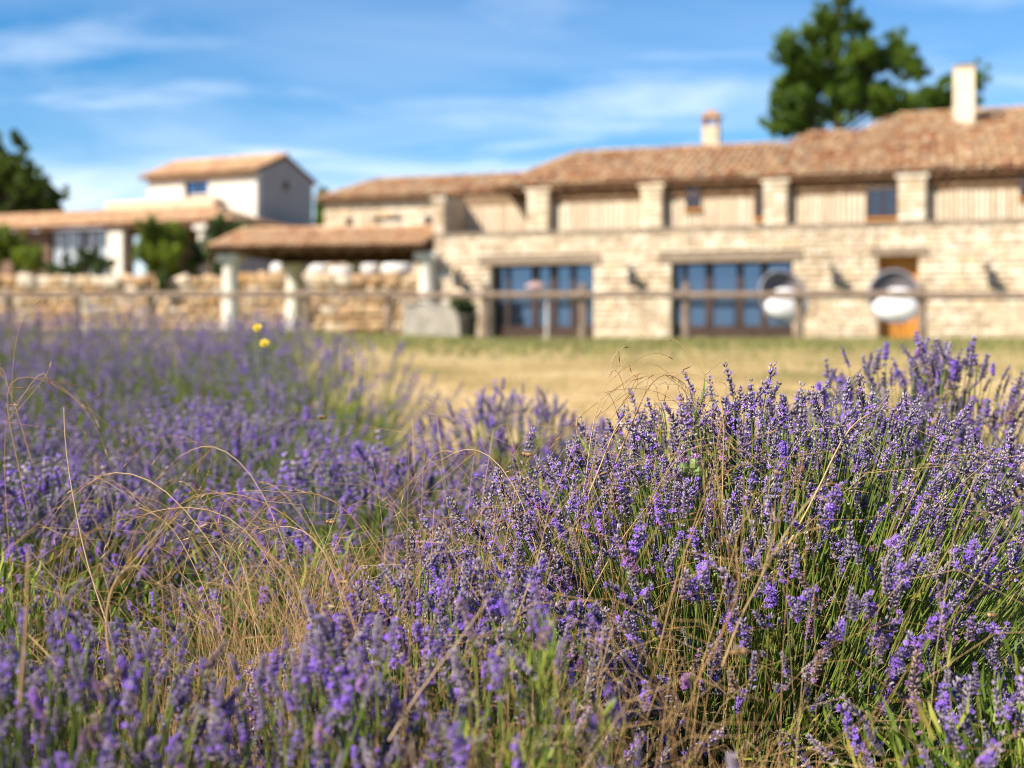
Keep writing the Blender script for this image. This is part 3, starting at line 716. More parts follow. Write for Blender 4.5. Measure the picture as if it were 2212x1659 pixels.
m = MB(); slab(m, [f(0, 0), f(W, 0), f(W, L), f(0, L)], .05); slab(m, [f(0, L), f(W, L), tuple(np.array(f(W, L)) + bk), tuple(np.array(f(0, L)) + bk)], .05)
rf = m.build('roof', sh, M['timber'])
a, k = tiles_on_plane(o, FS.u, ss, W, L, None, random.Random(12)); rd = ridge_tiles(f(0, L), f(W, L), random.Random(1)) + ridge_tiles(f(.06, 0), f(.06, L), random.Random(2))
pieces('roof_tile', rf, M['tilepale'], TILE_T, a + rd, 300, 'roof_tiles_upper', k + [-9] * len(rd))
u = us + .2
while u < W - .4:
    m = MB(); p0 = np.array(FS(u, .5, zs - .06)); p1 = p0 + ss * L * .97
    m.tube([tuple(p0 - np.array([0, 0, .05])), tuple(p1 - np.array([0, 0, .05]))], .045, 5); m.build('rafter', sh, M['timber']); u += .5

# ------------------------------------------------------------------ raised yard, rubble wall, trough
m = MB(); m.box((-60, 47.3, .3), (-1.0, 100, 2.6)); y = m.build('yard', None, mat_noise('yard_gravel', [(0.3, (0.32, 0.24, 0.15)), (0.7, (0.50, 0.40, 0.27))], 3)); tag(y, kind='structure')
FW = Frame(-26.8, 46.9, 24.6, -.9)
rwall = empty('rubble_wall', FW(9, 0, .9), 'chunky ochre dry stone retaining wall left of the shelter', 'stone wall')
m = MB(); m.box((0, -.5, .3), (24.6, -.12, 2.6), FW); core = m.build('wall_core', rwall, M['rubble'])
r = random.Random(21)
ms = masonry(FW, 0, 24.6, .75, 2.62, [], 0.0, .16, .40, .18, .80, r, depth=.42, gap=.0, jz=1.2)
u = 0
while u < 24.4:
    l = r.uniform(.35, .75); h = r.uniform(.3, .55)
    ms.append(M4(FW.R() @ np.array(Matrix.Rotation(r.uniform(-.25, .25), 3, 'Y') @ Matrix.Rotation(r.uniform(-.3, .3), 3, 'Z')) @ np.diag([l * 1.05, r.uniform(.35, .5), h]), np.array(FW(u + l / 2, r.uniform(-.15, .02), 2.62 + h * .42)))); u += l
pieces('stone', rwall, M['rubble'], BOULD_T, ms, 300, 'stone_courses', [np.linalg.norm(m[:3, 0]) * np.linalg.norm(m[:3, 2]) + (1 if m[2, 3] > 2.63 else 0) for m in ms])
# white boulders on the wall behind the shelter
bl = ['pale boulder on the rubble wall, leftmost under the shelter roof', 'pale boulder on the rubble wall right of the rear shelter column', 'low pale boulder on the rubble wall midway under the shelter', 'small pale boulder on the rubble wall, second from the right shelter column', 'large white boulder on the rubble wall beside the right shelter column']
for (px, py, wd, ht), lb in zip([(607, 580, 36, 40), (690, 582, 40, 36), (742, 590, 50, 30), (800, 592, 34, 36), (862, 588, 66, 44)], bl):
    d = 46.9; V, F = chamfer_box(px, .24, .14); V = V * np.array([wd, wd * .8, ht * .75]) / FPX * d
    z = 3.22; me = mesh_np('boulder', V + np.array([0, 0, ht / 2 / FPX * d * .95]), [F]); o_ = link('boulder', me, None, M['chalk'], Matrix.Translation(((px - 1106) / FPX * d, d - .35, z - .02 - .28)))
    tag(o_, lb, 'boulder', 'white boulders along the wall')

FT = Frame(-2.95, 34.6, .985, -.17)
t = empty('stone_trough', FT(.9, -.35, .7), 'large grey stone water trough at the farmhouse corner', 'trough')
z0, z1, Lt = .55, 1.66, 1.85
m = MB(); m.box((0, -.12, z0), (Lt, 0, z1), FT); m.build('front_slab', t, M['greystone'])
m = MB(); m.box((0, -.9, z0), (Lt, -.78, z1), FT); m.build('rear_slab', t, M['greystone'])
m = MB(); m.box((0, -.779, z0), (.14, -.121, z1 - .003), FT); m.build('end_slab', t, M['greystone'])
m = MB(); m.box((Lt - .14, -.779, z0), (Lt, -.121, z1 - .003), FT); m.build('end_slab', t, M['greystone'])
m = MB(); m.box((.14, -.779, z0), (Lt - .14, -.121, z1 - .15), FT); m.build('water', t, M['glass2'])
m = MB(); m.box((-.05, -.95, z1), (.42, .05, z1 + .09), FT); m.build('rim_block', t, M['greystone'])

# foliage clump generator ------------------------------------------------------
def foliage(lobes, n, size, aspect=.5, seed=0, shell=.55, up=0.0):
    """many small leaf faces spread through lobes [(x,y,z,rx,ry,rz)]"""
    r = np.random.default_rng(seed); vol = np.array([l[3] * l[4] * l[5] for l in lobes]) ** .75; pr = vol / vol.sum()
    k = r.choice(len(lobes), n, p=pr); L = np.array(lobes)[k]
    d = r.normal(size=(n, 3)); d /= np.linalg.norm(d, axis=1)[:, None]; rad = r.uniform(shell ** 3, 1, n) ** (1 / 3) * (1 + .12 * r.normal(size=n))
    P = L[:, :3] + d * rad[:, None] * L[:, 3:6]
    a = r.normal(size=(n, 3)); a += d * .6; a[:, 2] += up; a /= np.linalg.norm(a, axis=1)[:, None]
    b = np.cross(a, r.normal(size=(n, 3))); b /= np.linalg.norm(b, axis=1)[:, None]
    s = size * r.uniform(.6, 1.4, n)[:, None]
    V = np.stack([P - a * s * .5, P + b * s * aspect * .5, P + a * s * .5, P - b * s * aspect * .5], 1).reshape(-1, 3)
    return V, np.arange(n * 4).reshape(n, 4)
def px3(px, py, d, off=0): return np.array([(px - 1106) / FPX * d, d + off, H - (py - 730) / FPX * d])
def clump(lobes_px, d, rnd_, depth=.8):
    out = []
    for px, py, rx, ry in lobes_px:
        p = px3(px, py, d); k = d / FPX; p = p + np.array([0, rnd_.uniform(-1, 1) * depth, 0]); out.append((*p, rx * k, (rx + ry) / 2 * k, ry * k))
    return out
def plant(name, label, cat, lobes, n, size, mat, foot, seed, group=None, aspect=.5, trunk=.05, crown='crown', up=0.0, shell=.5, limb=True, limbs=None):
    root = empty(name, foot, label, cat, group); m = MB(); top = max(lobes, key=lambda l: l[2])
    c = np.mean([l[:3] for l in lobes], axis=0); f = np.array(foot)
    m.tube([tuple(f - [0, 0, .1]), tuple(f * .6 + np.array([c[0], c[1], f[2] * .4 + c[2] * .6 - f[2] * .6 + f[2] * .6 - (0)]) * .4), tuple(np.array([c[0], c[1], c[2]])), (top[0], top[1], top[2])], [trunk * 1.3, trunk, trunk * .7, trunk * .25], 8)
    m.build('trunk', root, M['bark'], True)
    if limb:
        for l in (limbs or lobes):
            m = MB(); s = np.array([c[0], c[1], max(f[2] + .3 * (l[2] - f[2]), l[2] - abs(l[0] - c[0]) * .7)]); e = np.array(l[:3])
            m.tube([tuple(s), tuple((s + e) / 2 + np.array([0, 0, .1 * l[5]])), tuple(e)], [trunk * .3, trunk * .18, trunk * .05], 5); m.build('limb', root, M['bark'])
    V, F = foliage(lobes, n, size, aspect, seed, shell, up); o = link(crown, mesh_np(crown, V, [F]), root, mat); return root

rt = random.Random(31)
def sprays(lobes, k, q=.36, tall=1.25):
    """break each lobe into small uneven sprays so that gaps and tips show"""
    r = np.random.default_rng(len(lobes)); out = []
    for x, y, z, a, b, c in lobes:
        for _ in range(k):
            d = r.normal(size=3); d /= np.linalg.norm(d); t = r.uniform(.2, 1.28) if r.uniform() < .85 else r.uniform(1.2, 1.55); s = q * r.uniform(.65, 1.3)
            out.append((x + d[0] * a * t, y + d[1] * b * t, z + d[2] * c * t, a * s, b * s, c * s * tall))
    return out
PINE = [(1797, 18, 16, 26), (1757, 58, 30, 22), (1843, 62, 28, 24), (1800, 70, 20, 30), (1735, 90, 18, 16), (1680, 118, 20, 34), (1706, 140, 30, 22), (1770, 120, 36, 34), (1830, 125, 46, 34), (1890, 118, 38, 24), (1945, 100, 22, 30), (1925, 140, 38, 22), (1692, 185, 34, 22), (1750, 175, 44, 34), (1820, 180, 56, 36), (1895, 185, 50, 30), (1955, 165, 22, 22), (1690, 232, 32, 24), (1745, 225, 46, 28), (1820, 232, 48, 30), (1895, 228, 46, 30), (1675, 278, 40, 18), (1735, 272, 36, 20), (1935, 215, 30, 20)]
pl = clump(PINE, 50, rt, 1.6)
plant('pine_tree', 'tall dark green pine tree standing behind the farmhouse roof', 'tree', sprays(pl, 44, .135, 1.7), 60000, .37, M['pine'], ((1810 - 1106) / FPX * 50, 50, .7), 1, trunk=.28, aspect=.16, up=.5, shell=.2, limbs=pl)
pl = clump([(2000, 225, 40, 30), (2045, 215, 38, 34), (2090, 190, 24, 40), (2112, 172, 16, 32), (1975, 240, 34, 22), (2020, 205, 24, 20)], 54, rt, 1.2)
plant('pine_tree', 'smaller pine behind the tall beige chimney', 'tree', sprays(pl, 36, .15), 15000, .34, M['pine'], ((2050 - 1106) / FPX * 54, 54, .7), 2, trunk=.2, aspect=.18, up=.5, shell=.2, limbs=pl)
pl = clump([(-10, 330, 44, 44), (30, 370, 50, 48), (-30, 400, 60, 60), (60, 420, 46, 36), (90, 405, 30, 30), (20, 455, 60, 40), (80, 455, 40, 30), (-90, 380, 60, 60), (-60, 460, 70, 50)], 68, rt, 2)
plant('oak_tree', 'dark broadleaf tree at the left edge behind the low tiled house', 'tree', sprays(pl, 40, .17), 30000, .34, M['tree'], ((-10 - 1106) / FPX * 68, 68, 2.4), 3, trunk=.3, aspect=.6, shell=.35, limbs=pl)
pl = clump([(697, 425, 10, 18), (696, 450, 13, 30), (698, 485, 15, 35)], 62, rt, .2)
plant('cypress_tree', 'narrow dark cypress between the white gable and the stone building', 'tree', pl, 5000, .3, M['tree'], ((697 - 1106) / FPX * 62, 62, 2.4), 4, trunk=.12, aspect=.4, limb=False)

# ------------------------------------------------------------------ left house
FL = Frame(-24.4, 55.9, .932, -.362)
lh = empty('tiled_house', FL(6, -3, 2.1), 'low house with long pale tiled eaves at the left of the picture', 'house')
uR = FL.U(500); zl = FL.Z(480, 478)
gz_ = 2.55
lo = [(FL.U(85), FL.U(225), gz_, FL.Z(150, 494)), (FL.U(258), FL.U(420), gz_, FL.Z(340, 487))]
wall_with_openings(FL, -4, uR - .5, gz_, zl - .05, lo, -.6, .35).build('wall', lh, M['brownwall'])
m = MB(); m.box((uR - .5, -8, gz_), (uR - .2, -.6, zl - .05), FL); m.build('end_wall', lh, M['shadeplaster'])
m = MB(); m.box((FL.U(226), -.58, gz_), (FL.U(257), -.2, zl - .12), FL); m.build('pillar', lh, M['whitestone'])
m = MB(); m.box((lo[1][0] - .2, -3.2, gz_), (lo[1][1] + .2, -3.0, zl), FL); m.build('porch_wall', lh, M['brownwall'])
cu = FL.U(435); column(cu, -.15, .24, zl - .1, gz_, lh, FL)
u0, u1, z0, z1 = lo[0]
m = MB(); m.box((u0, -.8, z1 - .1), (u1, -.7, z1), FL)
for k in range(5): q = u0 + (u1 - u0 - .08) * k / 4; m.box((q, -.8, z0), (q + (.18 if k == 2 else .08), -.69, z1 - .1), FL)
wd = m.build('window', lh, M['brownframe'])
for k in range(4):
    q = u0 + (u1 - u0 - .08) * k / 4 + .1; m = MB(); m.box((q + .08, -.79, z0), (q + (u1 - u0) / 4 - .1, -.77, z1 - .1), FL); m.build('pane', wd, M['glass2'])
    m = MB()
    for j in range(4): a = q + .06 + j * .12; m.box((a, -.765, z0 + .1), (a + .07, -.755, z1 - .15), FL)
    m.build('curtain', wd, M['curtain'])
bS = 2.9; pS = .30; c2 = 1 / math.hypot(1, pS); s2 = -FL.n * c2 + np.array([0, 0, pS * c2]); LS = bS / c2
o = np.array(FL(-5, .0, zl)); W = uR + 5; f = lambda a, t: tuple(o + FL.u * a + s2 * t)
m = MB(); slab(m, [f(0, 0), f(W, 0), f(W - bS, LS), f(0, LS)], .08)
sR = -FL.u * c2 + np.array([0, 0, pS * c2]); oR = np.array(f(W, 0)); eR = -FL.n; g = lambda a, t: tuple(oR + eR * a + sR * t)
slab(m, [g(0, 0), g(8, 0), g(8, LS), g(bS, LS)], .08)
rf = m.build('roof', lh, M['underroof'])
a, k = tiles_on_plane(o, FL.u, s2, W, LS, lambda a, t: a < W - t * c2, random.Random(14))
a2, k2 = tiles_on_plane(oR, eR, sR, 8, LS, lambda a, t: a > t * c2, random.Random(15))
rd = ridge_tiles(f(W, 0), f(W - bS, LS), random.Random(3))
pieces('roof_tile', rf, M['tilepale'], TILE_T, a + a2 + rd, 300, 'roof_tiles_upper', k + [q - 3 for q in k2] + [0] * len(rd))
# terrace block with parapet above the skirt roof
ua, zpar = FL.U(130), H + (730 - 429) / FPX * (FL.d(300)[1] + 2.7)
m = MB(); m.box((ua, -9, zl), (uR - bS + .1, -bS + .05, zl + pS * bS + .06), FL); m.box((ua, -bS - .2, zl + pS * bS + .06), (uR - bS + .1, -bS + .03, zpar), FL); m.box((uR - bS - .15, -9, zl + pS * bS + .06), (uR - bS + .098, -bS - .2, zpar - .002), FL); m.build('parapet', lh, M['peach'])
m = MB(); m.lathe([(.09, 0), (.09, .18), (.13, .22), (.02, .3)], 8, FL(FL.U(310), -bS - .1, zpar)); m.build('vent_cap', lh, M['iron'])
# upper white storey
FU = Frame(-16.2, 56.95, .905, -.425)
up = empty('white_house', FU(2.5, -2, 2.1), 'white plastered house with pale tiled gable roof and shaded grey side wall', 'house')
LU = 5.9; DU = 4.2; zeu = FU.Z(430, 376) ; zap = zeu + .84
wo_ = [(FU.U(398), FU.U(450), FU.Z(420, 421), FU.Z(420, 390))]
wall_with_openings(FU, 0, LU, 2.1, zeu, wo_, 0, .3).build('wall', up, M['plaster'])
m = MB()
A, B, Cc = FU(LU, -.302, 2.1), FU(LU, -DU, 2.1), None
m.box((LU - .3, -DU, 2.1), (LU, -.302, zeu), FU); m.build('side_wall', up, M['shadeplaster'])  # same white house; its shaded side is painted in as grey
m = MB(); m.quad(FU(LU, 0, zeu), FU(LU, -DU, zeu), FU(LU, -DU / 2, zap)); m.quad(FU(LU - .3, 0, zeu), FU(LU - .3, -DU / 2, zap), FU(LU - .3, -DU, zeu)); m.quad(FU(LU, 0, zeu), FU(LU, -DU / 2, zap), FU(LU - .3, -DU / 2, zap), FU(LU - .3, 0, zeu)); m.quad(FU(LU, -DU, zeu), FU(LU - .3, -DU, zeu), FU(LU - .3, -DU / 2, zap), FU(LU, -DU / 2, zap)); m.build('gable', up, M['shadeplaster'])
m = MB(); m.lathe([(.24, -.05), (.24, .05)], 16, FU(LU, -DU * .5, zeu - .45), frame_z(FU.u)); v_ = m.build('vent', up, M['lintel'])
m = MB(); m.lathe([(.16, .045), (.16, .07)], 12, FU(LU, -DU * .5, zeu - .45), frame_z(FU.u)); m.build('grille', v_, M['brownframe'])
a, b, z0, z1 = wo_[0]
m = MB()
for q in (a, (a + b) / 2 - .03, b - .06): m.box((q, -.2, z0), (q + .06, -.1, z1), FU)
m.box((a, -.2, z1 - .06), (b, -.09, z1), FU); wd = m.build('window', up, M['brownframe'])
m = MB(); m.box((a, -.17, z0), (b, -.15, z1 - .06), FU); m.build('pane', wd, M['glass'])
m = MB(); m.box((a - .08, -.1, z0 - .08), (b + .08, .06, z0), FU); m.build('sill', wd, M['plaster'])
pU = .84 / (DU / 2); c3 = 1 / math.hypot(1, pU); s3 = -FU.n * c3 + np.array([0, 0, pU * c3]); o = np.array(FU(-.25, .32, zeu - .32 * pU + .05)); W = LU + .38; LL = (DU / 2 + .32) / c3
f = lambda a, t: tuple(o + FU.u * a + s3 * t); bk = -FU.n * (DU / 2 + .32) + np.array([0, 0, -(DU / 2 + .32) * pU])
m = MB(); slab(m, [f(0, 0), f(W, 0), f(W, LL), f(0, LL)], .09); slab(m, [f(0, LL), f(W, LL), tuple(np.array(f(W, LL)) + bk), tuple(np.array(f(0, LL)) + bk)], .09); rf = m.build('roof', up, M['underroof'])
a, k = tiles_on_plane(o, FU.u, s3, W, LL, None, random.Random(16)); rd = ridge_tiles(f(0, LL), f(W, LL), random.Random(1))
pieces('roof_tile', rf, M['tilepale'], TILE_T, a + rd, 300, 'roof_tiles_upper', k + [-9] * len(rd))

# shrubs before the left house
def shrub(label, lobes, d, n, size, mat, seed, dep=.4, group='shrubs before the low house'):
    ls = clump(lobes, d, rt, dep); x = np.mean([l[0] for l in ls]); plant('shrub', label, 'shrub', sprays(ls, 16, .30), n, size, mat, (x, d, 2.6), seed, group, .55, .04, 'foliage', limb=False, shell=.3)
shrub('yellow green shrub at the left edge before the window', [(20, 545, 36, 40), (60, 555, 34, 34), (-20, 550, 40, 50), (40, 520, 20, 20), (75, 575, 24, 20)], 50, 8000, .14, M['shrub'], 11)
shrub('round bright green bush between the white pillar and the column', [(335, 510, 40, 28), (350, 545, 46, 40), (375, 520, 26, 34), (320, 545, 30, 40), (352, 585, 26, 30)], 50, 9000, .14, M['shrub'], 12)
shrub('dark ivy bush right of the pale column', [(475, 510, 28, 34), (505, 495, 34, 22), (470, 560, 30, 36), (520, 520, 26, 26), (410, 560, 28, 30)], 50.5, 9000, .14, M['ivy'], 13)
shrub('low leafy plant beneath the curtained window', [(150, 575, 36, 16), (195, 568, 36, 26), (215, 580, 20, 18), (120, 582, 20, 12)], 49, 5000, .12, M['ivy'], 14)
shrub('dark green bush seen under the shelter roof', [(800, 575, 30, 14), (770, 585, 24, 16), (835, 580, 26, 16)], 48.6, 4000, .12, M['ivy'], 15)

# trailing plant on the rubble wall
ls = clump([(352, 600, 12, 16), (350, 618, 9, 14)], 46.1, rt, .05)
plant('trailing_plant', 'green plant trailing down the rubble wall', 'plant', ls, 900, .12, M['ivy'], ((352 - 1106) / FPX * 46.5, 46.5, 2.6), 16, None, .55, .02, 'foliage', limb=False)

# potted plant by the trough
x, d = (1010 - 1106) / FPX * 34.2, 34.2
pot = empty('plant_pot', (x, d, .7), 'dark pot with leafy plant right of the stone trough', 'plant pot')
m = MB(); m.lathe([(.16, .66), (.20, .70), (.25, 1.25), (.28, 1.30), (.28, 1.36), (.22, 1.36)], 16, (x, d, 0)); m.build('pot', pot, M['iron'], True)
V, F = foliage([(x - .15, d, 1.68, .32, .26, .16), (x - .05, d, 1.5, .22, .2, .16)], 1500, .1, .5, 5, .3); link('foliage', mesh_np('foliage', V, [F]), pot, M['ivy'])

# ------------------------------------------------------------------ fence
FF_ = Frame(*(np.array(FH(0, 4.0, 0))[:2]), FH.u[0], FH.u[1])
def zg(x, y): return float(gz(x, y))
fr = random.Random(44)
posts = []
for px in (2290, 1992, 1727, 1481, 1260, 1049):
    u = FF_.U(px); p = FF_(u, 0, 0); posts.append((p[0], p[1], px))
for px in (842, 664, 325, 166, 19, -130):
    p = FF_(FF_.U(px), 0, 0); posts.append((p[0], p[1], px))
fence = empty('wooden_fence', (posts[5][0], posts[5][1], zg(posts[5][0], posts[5][1])), 'weathered wooden post and rail fence crossing in front of the farmhouse', 'fence')
tops = []
for x, y, px in posts:
    g_ = zg(x, y); top = H + (730 - 612) / FPX * y + fr.uniform(-.03, .03) if px > 1000 else H + (730 - 622) / FPX * y + fr.uniform(-.03, .03)
    m = MB(); rr_ = .105; m.tube([(x, y, g_ - .1), (x + fr.uniform(-.02, .02), y, top - .06), (x + fr.uniform(-.02, .02), y, top)], [rr_, rr_ * .95, rr_ * .6], 10); m.build('post', fence, M['weathered'], False)
    tops.append((x, y, H + (730 - 638) / FPX * y))
for a, b in zip(tops[:-1], tops[1:]):
    m = MB(); A = Vector(a); B = Vector(b); mid_ = (A + B) / 2 + Vector((0, 0, fr.uniform(-.04, .03)))
    off = Vector((0, -.13, fr.uniform(-.015, .015))); m.tube([A + off, mid_ + off, B + off], [.092, .086, .084], 8); m.build('rail', fence, M['weathered'])

# ------------------------------------------------------------------ round pod chairs
def pod_chair(px, py, d, yaw, label, pill):
    c = px3(px, py, d); g_ = zg(c[0], c[1]); root = empty('pod_chair', (c[0], c[1], g_), label, 'garden chair', 'round garden chairs by the farmhouse')
    Rr = .60; tilt = math.radians(20)
    rot = np.array(Matrix.Rotation(yaw, 3, 'Z') @ Matrix.Rotation(-tilt, 3, 'X'))      # opening looks to -y, tipped back
    T = lambda p: tuple(c + rot @ np.array(p))
    m = MB(); n = 40; ring = [T((Rr * math.cos(2 * math.pi * k / n), 0, Rr * 1.08 * math.sin(2 * math.pi * k / n))) for k in range(n + 1)]
    m.tube(ring, .028, 8, False); m.build('rim', root, M['rim'], True)
    m = MB(); nr, na = 7, 32
    grid = []
    for i in range(nr + 1):
        t_ = i / nr * math.pi / 2; row = []
        for k in range(na): a = 2 * math.pi * k / na; row.append(T((Rr * .99 * math.cos(t_) * math.cos(a), .28 * math.sin(t_), Rr * 1.07 * math.cos(t_) * math.sin(a))))
        grid.append(row)
    # open weave: ribs and hoops
    for k in range(0, na): m.tube([grid[i][k] for i in range(nr + 1)], .017, 4, False)
    for i in range(1, nr): m.tube(grid[i] + [grid[i][0]], .018, 4, False)
    m.build('woven_shell', root, M['wicker'])
    m = MB()
    for i in range(nr):
        for k in range(na): m.quad(*[tuple(c + (np.array(q) - c) * .985 + rot @ np.array((0, -.004, 0))) for q in (grid[i][k], grid[i][(k + 1) % na], grid[i + 1][(k + 1) % na], grid[i + 1][k])])
    m.build('liner', root, M['podcloth'])
    me = MB(); prof = []
    for i in range(9):
        a = -math.pi / 2 + math.pi * i / 8; prof.append((max(.001, .53 * math.cos(a)), .11 * math.sin(a)))
    def cush(name, ctr, sx, sy, sz, R2):
        m = MB(); m.lathe([(max(.001, math.cos(-math.pi / 2 + math.pi * i / 10)) ** .7, math.sin(-math.pi / 2 + math.pi * i / 10)) for i in range(11)], 24)
        m.v = [T(np.array(ctr) + np.array(R2) @ np.array((x * sx, y * sy, z * sz))) for x, y, z in m.v]; m.build(name, root, M['cushion'], True)
    cush('seat_cushion', (0, .03, -.29), .52, .20, .29, Matrix.Rotation(.25, 3, 'X'))
    cush('pillow', (pill, .10, .10), .30, .10, .15, Matrix.Rotation(-.2, 3, 'X'))
    for k in range(3):
        a = 2 * math.pi * k / 3 + .5; m = MB(); m.tube([T((.15 * math.cos(a), .12, -.56)), (c[0] + .36 * math.cos(a), c[1] + .1 + .3 * math.sin(a), g_)], .016, 6); m.build('leg', root, M['iron'])
pod_chair(1693, 640, 30.2, .25, 'round wicker pod chair with white cushions before the right glass door', .12)
pod_chair(1934, 640, 29.6, -.12, 'round wicker pod chair with white cushions before the orange door', .10)

# small parasol before the left glass door
p = px3(1181, 700, 33.3); g_ = zg(p[0], p[1])
um = empty('parasol', (p[0], p[1], g_), 'small pale pink parasol on a white pole before the left glass door', 'parasol')
m = MB(); m.tube([(p[0], p[1], g_), (p[0], p[1], 2.05)], .028, 8); m.tube([(p[0], p[1], 1.98), (p[0] - .22, p[1], 2.12)], .02, 6); m.build('pole', um, M['whitestone'])
m = MB(); m.lathe([(.05, g_), (.22, g_ + .01), (.2, g_ + .07), (.06, g_ + .09)], 12, (p[0], p[1], 0)); m.build('base', um, M['greystone'])
m = MB(); m.lathe([(.29, -.06), (.26, 0.0), (.13, .06), (.03, .085)], 10, (p[0] - .28, p[1], 2.12)); m.build('canopy', um, M['pinkcloth'])

# ------------------------------------------------------------------ meadow grass
def blades(n, area, hmin, hmax, wd, seed, mask=None, lean=.5):
    r = np.random.default_rng(seed); x0, x1, y0, y1 = area
    y = y0 * (y1 / y0) ** r.uniform(0, 1, n); x = r.uniform(x0, x1, n) * (y / y1)
    if mask is not None: k = mask(x, y); x, y = x[k], y[k]; n = len(x)
    z = gz(x, y); h = r.uniform(hmin, hmax, n); a = r.uniform(0, 2 * np.pi, n); l = r.uniform(0, lean, n) * h; b = r.uniform(0, 2 * np.pi, n)
    w = wd * r.uniform(.6, 1.4, n)
    B = np.stack([x, y, z - .01], 1); wv = np.stack([np.cos(a) * w, np.sin(a) * w, np.zeros(n)], 1); ld = np.stack([np.cos(b) * l, np.sin(b) * l, h], 1); ld2 = ld * np.array([.35, .35, .6])
    V = np.stack([B - wv, B + wv, B + ld2 + wv * .7, B + ld, B + ld2 - wv * .7], 1).reshape(-1, 3); I = np.arange(n)[:, None] * 5
    return V, [I + np.array([[0, 1, 2, 4]]), I + np.array([[4, 2, 3]])]
def edge_x(y): return np.interp(y, [2.5, 3.2, 4.5, 6.0, 8.5], [.1, .2, -.2, -.55, -1.2])
V, F = blades(60000, (-16, 18, 2.7, 26), .012, .055, .004, 1, lambda x, y: x > edge_x(y) - .1)
tag(link('dry_grass', mesh_np('dry_grass', V, F), None, M['dryground']), 'golden dry meadow grass between the lavender and the farmhouse', 'dry grass', kind='stuff')
V, F = blades(58000, (-15, 16, 10, 34), .03, .11, .012, 2, lambda x, y: (y + .32 * x + 3.2 * smooth_noise(x, y, .5, 2) + 1.2 * smooth_noise(x, y, 2.3, 5) + rng.normal(0, 2.6, len(x)) > 18.5) & ((x - FH.o[0]) * FH.n[0] + (y - FH.o[1]) * FH.n[1] > .1))
tag(link('lawn_grass', mesh_np('lawn_grass', V, F), None, M['greengrass']), 'strip of greener grass along the foot of the farmhouse', 'grass', kind='stuff')

# ------------------------------------------------------------------ lavender
def spindle(n, L, r, prof):
    """closed spindle along +z: rings n, prof = [(t, radius)]"""
    V = [(0, 0, 0)]; F = []
    for t, q in prof:
        for j in range(n): a = 2 * math.pi * j / n; V.append((r * q * math.cos(a), r * q * math.sin(a), L * t))
    V.append((0, 0, L)); k = len(prof)
    for j in range(n): F.append([0, 1 + (j + 1) % n, 1 + j])
    for i in range(k - 1):
        for j in range(n):
            a, b = 1 + i * n + j, 1 + i * n + (j + 1) % n; F += [[a, b, b + n], [a, b + n, a + n]]
    for j in range(n): F.append([1 + (k - 1) * n + j, 1 + (k - 1) * n + (j + 1) % n, len(V) - 1])
    return np.array(V), np.array(F)
CAL0 = spindle(4, .0084, .0014, [(.3, 1.0), (.82, .95)])
CAL1 = spindle(3, .0085, .0021, [(.5, 1.0)])
CAL2 = spindle(3, .013, .0046, [(.5, 1.0)])
def corolla():
    V = [(0, 0, -.003)]; F = []
    for k in range(5):
        a = 2 * math.pi * k / 5; b = .42; ln = .0042 if k in (0, 1) else .0034
        i = len(V)
        V += [(.0012 * math.cos(a - b), .0012 * math.sin(a - b), 0), (.0012 * math.cos(a + b), .0012 * math.sin(a + b), 0), (ln * math.cos(a + b * .8), ln * math.sin(a + b * .8), .0012), (ln * math.cos(a - b * .8), ln * math.sin(a - b * .8), .0008)]
        F += [[0, i, i + 1], [i, i + 1, i + 2], [i, i + 2, i + 3]]
    return np.array(V), np.array(F)
COR = corolla()
VIV = np.array([0.25, 0.115, 0.64]); GREY = np.array([0.42, 0.385, 0.43]); VIO = np.array([0.135, 0.10, 0.22]); GRN = np.array([0.54, 0.49, 0.41]); DK = np.array([0.045, 0.04, 0.10])
